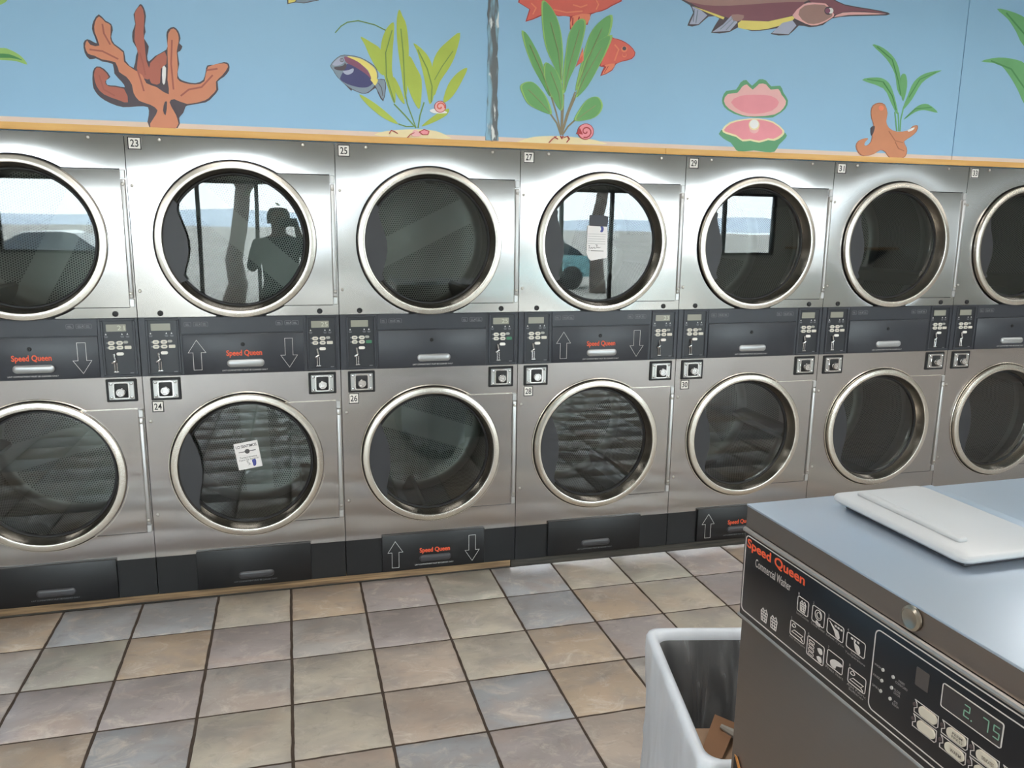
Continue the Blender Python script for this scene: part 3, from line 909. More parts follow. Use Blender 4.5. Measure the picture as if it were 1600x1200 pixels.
# E2
# ------------------------------------------------------------------ painted mural figures (flat paint on the wall panels)
def pm(name, rgb, a=0.07, sc=14):
    c = srgb(*rgb)
    return mat('paint_' + name, tuple(min(0.92, v * 1.28) for v in c[:3]) + (1.0,), 0.55, noise=(sc, a, 4))
P_ = dict(outline=pm('outline', (78, 70, 78)), coral=pm('coral', (196, 130, 102)), coral2=pm('coral_dark', (168, 100, 86)), coral3=pm('coral_vein', (158, 92, 80)),
          white=pm('white', (226, 226, 222)), cream=pm('cream', (226, 208, 168)), yg=pm('yellow_green', (164, 182, 78), 0.16, 9), ygd=pm('yellow_green_dark', (112, 142, 78)),
          green=pm('green', (104, 160, 100), 0.14, 9), greend=pm('green_vein', (134, 146, 104)), lime=pm('leaf_edge', (142, 182, 106)), red=pm('red', (208, 102, 90), 0.12), redl=pm('red_light', (230, 132, 104)), redd=pm('red_dark', (166, 60, 62)),
          pink=pm('pink', (228, 142, 152), 0.12, 8), pinkl=pm('pink_light', (234, 172, 172)), shell=pm('shell_green', (92, 150, 112)), navy=pm('navy', (66, 68, 112)), plum=pm('plum', (132, 82, 106)),
          yellow=pm('yellow', (236, 206, 118)), grey=pm('fish_grey', (126, 142, 158)), maroon=pm('maroon', (128, 84, 94)), taupe=pm('taupe', (156, 124, 118)), fin=pm('fin_lilac', (164, 170, 192)),
          octo=pm('octopus', (192, 130, 98)), octod=pm('octopus_shade', (166, 106, 80)), palm=pm('palm_green', (104, 164, 110), 0.14, 10), palmd=pm('palm_dark', (76, 136, 84)), brown=pm('stem_brown', (132, 122, 100)))
class Paint:
    def __init__(s): s.mb = MB(); s.mats = []; s.k = 0
    def mi(s, m):
        if m not in s.mats: s.mats.append(m)
        return s.mats.index(m)
    def poly(s, m, pts, ox=0, oy=0, sc=4.0, sm=3, raw=False):
        q = [wp(x / sc + ox, y / sc + oy) for x, y in pts]
        if sm > 1: q = smooth_poly(q, sm)
        s.k += 1
        s.mb.prism(q, MY - 0.0004 - 0.00022 * s.k, MY + 0.001, s.mi(P_[m]))
    def line(s, m, pts, wd, ox=0, oy=0, sc=4.0, closed=False):
        q = [wp(x / sc + ox, y / sc + oy) for x, y in pts]
        s.k += 1
        s.mb.outline(q, wd, MY - 0.0004 - 0.00022 * s.k, MY + 0.001, s.mi(P_[m]), closed)
    def disc(s, m, x, y, r, ox=0, oy=0, sc=4.0):
        s.poly(m, [(x + r * math.cos(2 * PI * k / 14), y + r * math.sin(2 * PI * k / 14)) for k in range(14)], ox, oy, sc, 2)
    def done(s, name, label):
        o = link(name, s.mb.mesh(name, smooth=False), s.mats, wall_back)
        o['label'] = label
        return o

# orange coral
p = Paint()
sil = [(935, 798), (930, 720), (925, 670), (860, 665), (770, 670), (690, 645), (630, 610), (595, 570), (580, 530), (580, 450), (605, 415), (650, 430), (690, 480), (665, 500), (670, 530), (720, 535), (780, 545), (760, 510), (715, 460), (705, 400), (640, 385), (600, 365), (560, 370), (530, 330), (522, 270), (545, 245), (580, 260), (605, 270), (590, 225), (575, 180), (585, 130), (618, 90), (660, 130), (695, 150), (705, 190), (695, 230), (715, 275), (775, 320), (785, 380), (835, 425), (850, 350), (860, 310), (830, 260), (828, 200), (845, 150), (835, 90), (865, 40), (880, 25), (900, 50), (912, 100), (905, 160), (910, 200), (900, 240), (930, 290), (920, 350), (930, 385), (970, 350), (1040, 310), (1045, 270), (1040, 220), (1050, 185), (1085, 168), (1115, 195), (1128, 240), (1120, 270), (1140, 290), (1125, 320), (1110, 330), (1120, 400), (1110, 450), (1120, 490), (1160, 510), (1220, 520), (1270, 500), (1285, 450), (1295, 410), (1340, 405), (1400, 388), (1430, 400), (1432, 440), (1400, 480), (1360, 510), (1365, 560), (1330, 605), (1285, 640), (1170, 660), (1140, 690), (1120, 740), (1110, 800)]
p.poly('outline', sil, sm=2)
p.poly('coral2', [(880, 35), (902, 100), (897, 200), (905, 280), (915, 380), (935, 430), (940, 490), (900, 490), (855, 430), (865, 340), (840, 250), (848, 150), (843, 80)], sm=2)
p.poly('coral2', [(938, 395), (1030, 322), (1040, 400), (1005, 430), (1000, 520), (960, 525), (936, 500)], sm=2)
p.poly('coral2', [(604, 423), (642, 435), (680, 480), (657, 510), (680, 540), (775, 555), (800, 640), (740, 625), (650, 590), (605, 540), (588, 470)], sm=2)
p.poly('coral', [(545, 253), (565, 280), (622, 285), (592, 200), (594, 140), (620, 103), (660, 140), (692, 160), (690, 240), (712, 282), (770, 328), (775, 385), (830, 430), (890, 470), (915, 520), (980, 545), (1055, 590), (1047, 500), (1050, 420), (1047, 330), (1052, 210), (1085, 178), (1112, 210), (1117, 260), (1105, 320), (1112, 420), (1108, 490), (1150, 518), (1220, 528), (1278, 508), (1300, 418), (1400, 396), (1425, 418), (1390, 470), (1350, 510), (1352, 560), (1320, 597), (1280, 628), (1170, 650), (1090, 620), (1060, 640), (1090, 700), (1108, 740), (1102, 800), (940, 800), (960, 740), (985, 690), (940, 655), (870, 630), (835, 580), (825, 530), (790, 480), (745, 450), (722, 390), (640, 372), (590, 348), (550, 335), (532, 290)], sm=2)
for ln in ([(560, 310), (640, 320), (690, 345), (740, 370)], [(860, 440), (880, 500), (900, 570)], [(640, 150), (650, 210), (690, 280)], [(1075, 250), (1070, 400), (1085, 560)], [(1130, 600), (1180, 560), (1260, 545), (1330, 470)], [(620, 470), (650, 560), (720, 600)], [(1290, 440), (1360, 430)], [(875, 330), (895, 400), (910, 470)]):
    p.line('coral3', ln, 0.006)
p.poly('white', [(1016, 420), (1038, 425), (1032, 520), (1016, 518)], sm=2)
p.poly('outline', [(1030, 640), (1045, 640), (1036, 720), (1020, 690)], sm=2)
p.poly('outline', [(1085, 625), (1160, 665), (1120, 735), (1105, 690)], sm=2)
p.done('coral_painting', 'painted orange branching coral with a dark outline')

# leaf at the far left
p = Paint(); p.poly('lime', [(-160, 320), (0, 300), (60, 310), (130, 350), (170, 403), (100, 382), (0, 375), (-160, 370)]); p.poly('palmd', [(-160, 340), (20, 335), (90, 350), (140, 378), (60, 362), (-160, 362)])
p.poly('lime', [(-80, -40), (40, -10), (20, 22), (-60, 40)]); p.done('leaf_painting', 'painted green leaf tips at the left edge of the mural')

# yellow green seaweed with snail and shells
p = Paint(); o4 = (400, 0)
p.poly('cream', [(760, 832), (850, 815), (1000, 808), (1120, 818), (1195, 850), (1190, 868), (780, 850)], *o4)
for lf in ([(655, 230), (720, 265), (780, 310), (800, 400), (800, 470), (760, 440), (710, 350), (680, 280)], [(860, 140), (815, 180), (785, 260), (780, 360), (800, 470), (850, 620), (870, 640), (870, 540), (850, 440), (855, 300), (862, 220)],
           [(895, 60), (880, 120), (880, 220), (890, 330), (910, 460), (930, 620), (945, 560), (950, 450), (955, 300), (940, 160), (915, 100)], [(960, 350), (1000, 420), (1035, 500), (1030, 640), (1015, 680), (970, 600), (940, 500), (945, 400)],
           [(985, 270), (1050, 320), (1090, 380), (1105, 450), (1110, 600), (1085, 650), (1065, 560), (1040, 440), (1010, 330)], [(1275, 205), (1195, 260), (1130, 330), (1100, 430), (1110, 600), (1150, 510), (1210, 420), (1250, 330)],
           [(1320, 425), (1260, 455), (1200, 530), (1170, 640), (1230, 600), (1290, 500)], [(645, 590), (720, 630), (800, 690), (890, 775), (800, 740), (700, 660)], [(860, 480), (900, 550), (930, 650), (890, 610), (860, 540)], [(1205, 680), (1150, 700), (1090, 740), (1035, 790), (1110, 765), (1190, 720)]):
    p.poly('yg', lf, *o4)
for ln, wd in (([(862, 650), (930, 720), (1000, 800)], .005), ([(905, 180), (920, 330), (930, 560), (945, 650), (1000, 800)], .004), ([(1050, 640), (1025, 720), (1012, 800)], .005), ([(890, 775), (940, 792), (985, 790)], .004), ([(850, 190), (810, 330), (815, 480), (865, 640)], .004), ([(1010, 310), (1070, 430), (1100, 540), (1095, 640)], .004), ([(1230, 320), (1160, 420), (1115, 500)], .003), ([(495, 205), (530, 165), (570, 140), (640, 130), (740, 155), (810, 190)], .003)):
    p.line('ygd', ln, wd, *o4)
p.poly('white', [(1085, 690), (1120, 680), (1180, 695), (1190, 708), (1110, 708)], *o4)
p.disc('redd', 1150, 668, 37, *o4); p.disc('pinkl', 1150, 668, 33, *o4)
p.line('red', [(1150 + (6 + 3.6 * k * 0.6) * math.cos(k * 0.6), 668 + (6 + 3.6 * k * 0.6) * math.sin(k * 0.6)) for k in range(12)], .006, *o4)
p.poly('pink', [(1020, 825), (1050, 810), (1080, 820), (1075, 842), (1040, 842)], *o4); p.poly('pinkl', [(975, 850), (985, 815), (1010, 820), (1030, 850)], *o4)
p.line('redd', [(832, 835), (845, 815), (865, 822), (885, 835)], .003, *o4); p.line('redd', [(945, 862), (965, 840), (990, 830)], .003, *o4); p.line('redd', [(1020, 825), (1050, 810), (1080, 822), (1072, 842), (1040, 842)], .003, *o4, closed=True)
p.done('seaweed_painting', 'painted yellow green seaweed with a small pink snail')

# blue tang
p = Paint()
p.poly('outline', [(464, 412), (488, 377), (530, 346), (580, 344), (650, 358), (712, 391), (754, 428), (764, 480), (760, 496), (803, 496), (812, 550), (795, 634), (762, 582), (746, 550), (704, 580), (660, 585), (600, 560), (597, 570), (560, 532), (508, 482), (482, 440)], *o4, sm=2)
p.poly('grey', [(468, 412), (490, 380), (530, 350), (580, 348), (650, 362), (710, 395), (750, 430), (760, 480), (740, 535), (700, 575), (660, 580), (600, 555), (550, 520), (510, 480), (485, 440)], *o4)
p.poly('grey', [(742, 505), (800, 500), (807, 550), (795, 624), (768, 578), (750, 545)], *o4, sm=2)
p.poly('yellow', [(575, 352), (650, 366), (708, 398), (748, 438), (755, 492), (722, 495), (700, 440), (640, 392), (590, 370)], *o4)
p.poly('plum', [(553, 353), (600, 368), (650, 396), (700, 446), (719, 492), (680, 470), (610, 420), (562, 388)], *o4)
p.poly('navy', [(528, 482), (552, 436), (570, 400), (620, 420), (685, 462), (715, 490), (735, 512), (702, 543), (645, 546), (575, 527), (532, 502)], *o4)
p.poly('outline', [(490, 420), (540, 412), (556, 396), (566, 412), (548, 440), (500, 436)], *o4)
p.poly('fin', [(545, 445), (580, 438), (608, 428), (606, 452), (575, 468), (552, 460)], *o4)
p.poly('fin', [(478, 402), (500, 376), (530, 358), (553, 368), (548, 392), (520, 408), (492, 411)], *o4)
p.poly('yellow', [(715, 495), (752, 492), (762, 503), (745, 535), (728, 515)], *o4, sm=2)
p.disc('outline', 537, 376, 13, *o4); p.disc('fin', 537, 376, 9, *o4); p.disc('outline', 537, 376, 4, *o4)
p.line('outline', [(765, 520), (785, 550), (792, 600)], .002, *o4)
p.done('tang_painting', 'painted navy blue fish with a yellow back fin')
p = Paint(); p.poly('outline', [(192, -60), (196, 26), (248, 15), (300, 21), (392, 2), (400, -60)], *o4, sm=1); p.poly('yellow', [(200, -50), (203, 20), (245, 10), (265, -50)], *o4, sm=1); p.poly('grey', [(262, -50), (250, 12), (300, 16), (375, 1), (390, -50)], *o4, sm=1)
p.done('fish_painting', 'painted fish fin cut off by the top picture edge')

# red fish behind and green plant
p = Paint(); o8 = (800, 0)
p.poly('redd', [(45, -20), (108, 58), (84, 136), (182, 100), (240, 86), (292, 102), (362, 105), (362, 186), (432, 146), (472, 156), (494, 90), (562, 70), (624, 38), (670, -20)], *o8, sm=2)
p.poly('red', [(52, -20), (114, 58), (92, 128), (178, 94), (240, 80), (290, 97), (370, 100), (480, 85), (560, 64), (618, 34), (660, -20)], *o8, sm=2)
p.poly('redl', [(378, 102), (368, 176), (428, 140), (468, 150), (488, 88)], *o8, sm=2)
for ln in ([(120, 20), (150, 50), (130, 90)], [(260, 60), (340, 78), (440, 70)], [(380, 30), (430, 45), (470, 30)], [(380, 110), (378, 160)], [(420, 105), (410, 140)], [(455, 98), (450, 140)], [(520, -10), (540, 30), (525, 60)]): p.line('redl' if ln[0][1] < 100 else 'redd', ln, .005, *o8)
p.poly('redd', [(612, 232), (640, 240), (682, 251), (732, 281), (770, 330), (748, 369), (692, 384), (648, 402), (624, 442), (552, 475), (575, 420), (546, 413), (578, 338), (603, 288)], *o8, sm=2)
p.poly('red', [(615, 238), (680, 256), (730, 285), (765, 330), (745, 365), (690, 380), (640, 400), (575, 405), (552, 410), (580, 340), (605, 290)], *o8, sm=2)
p.poly('redl', [(575, 408), (642, 398), (620, 438), (560, 468), (588, 420)], *o8, sm=2)
p.line('redl', [(640, 280), (665, 310), (650, 350), (640, 380)], .006, *o8); p.line('redd', [(600, 415), (575, 455)], .003, *o8)
p.disc('redl', 700, 308, 19, *o8); p.disc('outline', 700, 304, 12, *o8); p.disc('redl', 700, 345, 14, *o8); p.disc('red', 700, 342, 11, *o8)
p.poly('redl', [(442, 298), (446, 380), (398, 418), (418, 368)], *o8, sm=1); p.poly('red', [(412, 380), (440, 345), (436, 390), (402, 412)], *o8, sm=1)
p.done('red_fish_painting', 'two painted red fish behind the green plant')
p = Paint()
p.poly('cream', [(60, 878), (140, 855), (300, 850), (480, 868), (560, 888), (560, 902), (70, 895)], *o8)
stems = ([(245, 605), (275, 700), (308, 835)], [(240, 712), (280, 770), (305, 845)], [(392, 752), (350, 790), (314, 845)], [(400, 595), (355, 700), (311, 840)], [(308, 520), (310, 680), (308, 840)], [(322, 590), (318, 700), (310, 840)], [(395, 575), (340, 720), (309, 840)])
for ln in stems: p.line('brown', ln, .007, *o8)
for lf in ([(60, 190), (110, 240), (180, 370), (230, 540), (245, 610), (200, 540), (130, 420), (80, 290)], [(185, 10), (230, 30), (275, 100), (305, 200), (318, 330), (315, 480), (305, 520), (270, 430), (215, 310), (190, 180)], [(405, 130), (450, 120), (460, 160), (440, 260), (400, 400), (350, 510), (320, 590), (318, 480), (335, 330), (355, 210)],
           [(625, 95), (560, 125), (500, 190), (465, 270), (430, 400), (395, 570), (470, 440), (560, 300), (615, 200)], [(625, 220), (550, 250), (490, 320), (440, 420), (400, 590), (400, 610), (470, 540), (540, 420), (600, 300)], [(200, 400), (240, 405), (290, 470), (315, 560), (320, 660), (300, 690), (250, 610), (205, 520)],
           [(50, 540), (80, 515), (130, 515), (180, 560), (220, 620), (245, 690), (240, 715), (170, 690), (100, 650), (65, 590)], [(510, 605), (545, 615), (565, 660), (545, 710), (490, 745), (390, 755), (410, 700), (460, 630)]):
    c = (sum(x for x, y in lf) / len(lf), sum(y for x, y in lf) / len(lf))
    p.poly('lime', lf, *o8)
    p.poly('green', [(c[0] + (x - c[0]) * 0.88, c[1] + (y - c[1]) * 0.965) for x, y in lf], *o8)
for ln in ([(240, 140), (290, 330), (308, 500)], [(420, 190), (360, 400), (325, 560)], [(560, 180), (470, 380), (410, 540)], [(560, 300), (460, 470), (405, 590)], [(240, 450), (290, 580), (305, 680)], [(100, 560), (180, 640), (235, 705)], [(520, 660), (450, 710), (400, 750)], [(110, 280), (190, 460), (240, 600)]): p.line('greend', ln, .0035, *o8)
p.disc('redd', 458, 823, 50, *o8); p.disc('pink', 458, 823, 46, *o8)
p.poly('redd', [(400, 836), (420, 800), (440, 842)], *o8, sm=1)
p.line('redd', [(458 + (5 + 4.2 * k * 0.55) * math.cos(k * 0.55), 823 + (5 + 4.2 * k * 0.55) * math.sin(k * 0.55)) for k in range(16)], .005, *o8)
for ln in ([(230, 892), (250, 870), (275, 852)], [(262, 855), (285, 870)], [(320, 862), (345, 852), (356, 870), (340, 890)], [(300, 850), (310, 866), (318, 850)]): p.line('redd', ln, .003, *o8)
p.done('green_plant_painting', 'painted green plant with paddle leaves and a pink snail shell')

# long billed fish
p = Paint(); R1 = dict(sc=1.0)
p.poly('outline', [(1070, -12), (1078, 8), (1083, 20), (1074, 40), (1092, 39), (1107, 26), (1124, 29), (1111, 51), (1140, 50), (1153, 43), (1175, 48.5), (1200, 46.5), (1216, 44), (1204, 53), (1232, 55), (1248, 40), (1265, 42.5), (1286, 39), (1300, 29), (1330, 25.3), (1385, 24), (1387, 19.5), (1360, 14), (1320, 7), (1300, -3), (1280, -12)], sm=2, **R1)
p.poly('taupe', [(1073, -10), (1080, 5), (1100, 12), (1140, 15), (1200, 13), (1250, 6), (1262, -10)], sm=2, **R1)
p.poly('maroon', [(1077, 3), (1100, 8), (1140, 9), (1200, 5), (1256, 3), (1250, 12), (1237, 24), (1200, 33), (1158, 33), (1132, 26), (1100, 15)], sm=2, **R1)
p.poly('yellow', [(1153, 41), (1158, 32), (1200, 33.5), (1238, 25), (1236, 34), (1200, 45), (1175, 47), (1156, 44)], sm=2, **R1)
p.poly('yellow', [(1083, 10), (1100, 15.5), (1132, 27), (1130, 30.5), (1105, 20)], sm=1, **R1)
p.poly('fin', [(1081, 10), (1085, 20), (1077, 38), (1091, 38), (1105, 24), (1095, 16)], sm=1, **R1)
p.poly('fin', [(1142, 25), (1130, 38), (1113, 50), (1140, 48.5), (1152, 35), (1146, 25)], sm=1, **R1)
p.poly('taupe', [(1143, 23), (1162, 24), (1158, 32), (1146, 33)], sm=2, **R1)
p.poly('fin', [(1222, 36), (1206, 52), (1232, 53.5), (1244, 40), (1238, 32)], sm=1, **R1)
p.poly('pinkl', [(1255, 7), (1238, 24), (1250, 33), (1268, 40), (1284, 37), (1298, 29), (1303, 22), (1290, 6), (1270, 4)], sm=2, **R1)
p.poly('taupe', [(1257, 9), (1247, 23), (1262, 37), (1280, 36), (1296, 28), (1300, 22), (1288, 8)], sm=2, **R1)
p.poly('maroon', [(1256, -10), (1268, 4), (1292, 6), (1303, 23), (1316, 19), (1350, 18), (1384, 21), (1360, 15.5), (1320, 9), (1298, -2), (1285, -10)], sm=2, **R1)
p.poly('pinkl', [(1303, 27), (1316, 20), (1350, 19.5), (1384, 22), (1350, 23), (1325, 23.5)], sm=2, **R1)
p.disc('outline', 1294, 17, 6.5, **R1); p.disc('white', 1297, 17, 4.5, **R1); p.disc('plum', 1292.5, 17, 4, **R1)
for ln in ([(1085, 14), (1083, 34)], [(1090, 16), (1087, 36)], [(1145, 28), (1125, 46)], [(1148, 32), (1134, 47)]): p.line('grey', ln, .003, **R1)
p.done('billfish_painting', 'painted maroon fish with a long pointed bill')

# open clam with pearl
p = Paint()
p.poly('shell', [(1129, 152), (1135, 142), (1150, 140), (1157, 129), (1166, 125), (1175, 134), (1186, 124), (1197, 126), (1205, 135), (1219, 134), (1224, 145), (1231, 157), (1227, 170), (1212, 181), (1200, 184), (1160, 182), (1137, 172), (1129, 162)], sm=2, **R1)
p.poly('pinkl', [(1131, 158), (1137, 147), (1152, 145), (1159, 136), (1167, 132), (1176, 140), (1186, 131), (1197, 132), (1204, 140), (1216, 139), (1221, 148), (1228, 158), (1224, 169), (1210, 179), (1180, 182), (1160, 180), (1139, 170)], sm=2, **R1)
p.poly('pink', [(1142, 160), (1156, 150), (1180, 148), (1205, 150), (1217, 160), (1206, 173), (1180, 178), (1158, 174)], sm=2, **R1)
p.poly('shell', [(1127, 203), (1130, 216), (1142, 223), (1150, 234), (1158, 237), (1178, 235), (1196, 237.5), (1210, 237), (1217, 226), (1227, 216), (1227, 208), (1200, 200)], sm=2, **R1)
p.poly('cream', [(1128, 203), (1140, 191), (1162, 186), (1185, 185), (1208, 190), (1225, 204), (1222, 213), (1210, 220), (1200, 219), (1186, 223), (1172, 220), (1160, 221), (1150, 214), (1134, 209)], sm=2, **R1)
p.poly('pink', [(1131, 203), (1142, 193), (1162, 188), (1185, 187), (1207, 192), (1222, 204), (1219, 211), (1208, 217), (1200, 216), (1186, 220), (1172, 217), (1160, 218), (1150, 211), (1137, 207)], sm=2, **R1)
p.disc('pinkl', 1178, 201, 7.5, **R1); p.disc('cream', 1178, 195, 8.5, **R1); p.disc('white', 1178, 194, 7, **R1)
p.done('clam_painting', 'painted open pink clam with a white pearl and green shell')

# octopus and palm weed
p = Paint()
for lf in ([(1363, 70), (1380, 75), (1398, 92), (1406, 115), (1409, 150), (1402, 140), (1398, 115), (1385, 92)], [(1347, 125), (1370, 121), (1385, 126), (1394, 140), (1402, 170), (1401, 178), (1392, 160), (1380, 138)], [(1471, 110), (1445, 115), (1428, 128), (1418, 150), (1410, 172), (1425, 155), (1440, 130), (1458, 117)], [(1465, 176), (1450, 163), (1435, 165), (1420, 178), (1412, 187), (1430, 175), (1445, 172)], [(1408, 118), (1415, 117), (1417, 135), (1411, 158), (1407, 140)]):
    p.poly('palm', lf, **R1)
for ln in ([(1403, 176), (1404, 190), (1404, 205)], [(1411, 170), (1407, 188), (1406, 205)], [(1398, 175), (1401, 205)]): p.line('palm', ln, .006, **R1)
for ln in ([(1370, 73), (1394, 93), (1403, 125), (1407, 148)], [(1355, 124), (1380, 128), (1394, 150), (1400, 172)], [(1462, 113), (1437, 124), (1420, 152)], [(1455, 168), (1430, 170), (1414, 185)]): p.line('palmd', ln, .004, **R1)
octo = [(1361, 175), (1364, 166), (1373, 162), (1382, 165), (1386, 178), (1384, 190), (1388, 200), (1400, 206), (1418, 204), (1426, 197), (1432, 197), (1430, 206), (1421, 214), (1411, 221), (1415, 230), (1415, 240), (1408, 247), (1391, 247), (1383, 237), (1375, 234), (1365, 240), (1350, 243), (1342, 238), (1338, 228), (1342, 220), (1352, 216), (1356, 217), (1351, 222), (1350, 227), (1355, 227), (1361, 221), (1363, 210), (1365, 196), (1362, 186)]
oc = (1382, 212)
p.poly('octod', [(oc[0] + (x - oc[0]) * 1.03, oc[1] + (y - oc[1]) * 1.03) for x, y in octo], sm=2, **R1)
p.poly('octo', octo, sm=2, **R1)
p.poly('outline', [(1360, 200), (1366, 197), (1365, 205), (1361, 212)], sm=2, **R1); p.poly('white', [(1418, 203), (1428, 199), (1426, 203), (1419, 206)], sm=2, **R1); p.disc('redl', 1376, 169, 4, **R1)
p.line('octod', [(1398, 222), (1403, 232), (1412, 236)], .004, **R1); p.line('octod', [(1388, 205), (1398, 220), (1410, 223)], .004, **R1)
p.done('octopus_painting', 'painted brown octopus in front of thin green leaves')
p = Paint()
p.poly('palm', [(1558, 14), (1580, 18), (1605, 30), (1640, 60), (1640, 110), (1600, 72), (1588, 50), (1575, 30)], **R1); p.poly('palm', [(1533, 96), (1560, 90), (1590, 94), (1606, 105), (1640, 150), (1640, 220), (1602, 165), (1590, 140), (1575, 115), (1560, 100)], **R1)
p.line('palmd', [(1572, 20), (1596, 48), (1632, 90)], .008, **R1); p.line('palmd', [(1548, 95), (1580, 108), (1602, 140), (1632, 195)], .008, **R1)
p.done('palm_painting', 'painted green leaf fronds at the right edge of the mural')

# weathered strip over the panel joint
def batten_mat():
    m = bpy.data.materials.new('peeling_joint_strip'); m.use_nodes = True
    nt = m.node_tree; L = nt.links; b = nt.nodes['Principled BSDF']; b.inputs['Roughness'].default_value = 0.7
    geo = nt.nodes.new('ShaderNodeNewGeometry')
    def n(sc, st):
        mp = nt.nodes.new('ShaderNodeMapping'); mp.inputs['Scale'].default_value = st; L.new(geo.outputs['Position'], mp.inputs[0])
        q = nt.nodes.new('ShaderNodeTexNoise'); q.inputs['Scale'].default_value = sc; q.inputs['Detail'].default_value = 6; L.new(mp.outputs[0], q.inputs['Vector']); return q
    def mix(fac, lo, hi, A, B):
        mr = nt.nodes.new('ShaderNodeMapRange'); mr.inputs['From Min'].default_value = lo; mr.inputs['From Max'].default_value = hi; L.new(fac, mr.inputs['Value'])
        x = nt.nodes.new('ShaderNodeMix'); x.data_type = 'RGBA'; L.new(mr.outputs[0], x.inputs['Factor'])
        for k, v in (('A', A), ('B', B)):
            if isinstance(v, tuple): x.inputs[k].default_value = v
            else: L.new(v, x.inputs[k])
        return x.outputs['Result']
    c = mix(n(30, (1, 1, 0.18)).outputs['Fac'], 0.42, 0.54, srgb(150, 192, 214), srgb(112, 118, 122))
    c = mix(n(45, (1, 1, 0.3)).outputs['Fac'], 0.58, 0.64, c, srgb(232, 236, 236))
    L.new(c, b.inputs['Base Color'])
    return m
bs = MB()
rg = random.Random(3)
L_, R_ = [], []
for k in range(40):
    z = 1.994 + k * (ZC - 2.0) / 39
    wd = 0.016 + rg.uniform(0, 0.007) + (0.010 * math.exp(-k / 3.0))
    L_.append((1.471 - wd - rg.uniform(0, .003), z)); R_.append((1.471 + wd + rg.uniform(0, .004), z))
for k in range(39):
    bs.prism([L_[k], R_[k], R_[k + 1], L_[k + 1]], MY - 0.0035, MY + 0.001)
o = link('joint_strip', bs.mesh('joint_strip'), batten_mat(), wall_back); o['label'] = 'peeling grey and white strip over the panel joint'
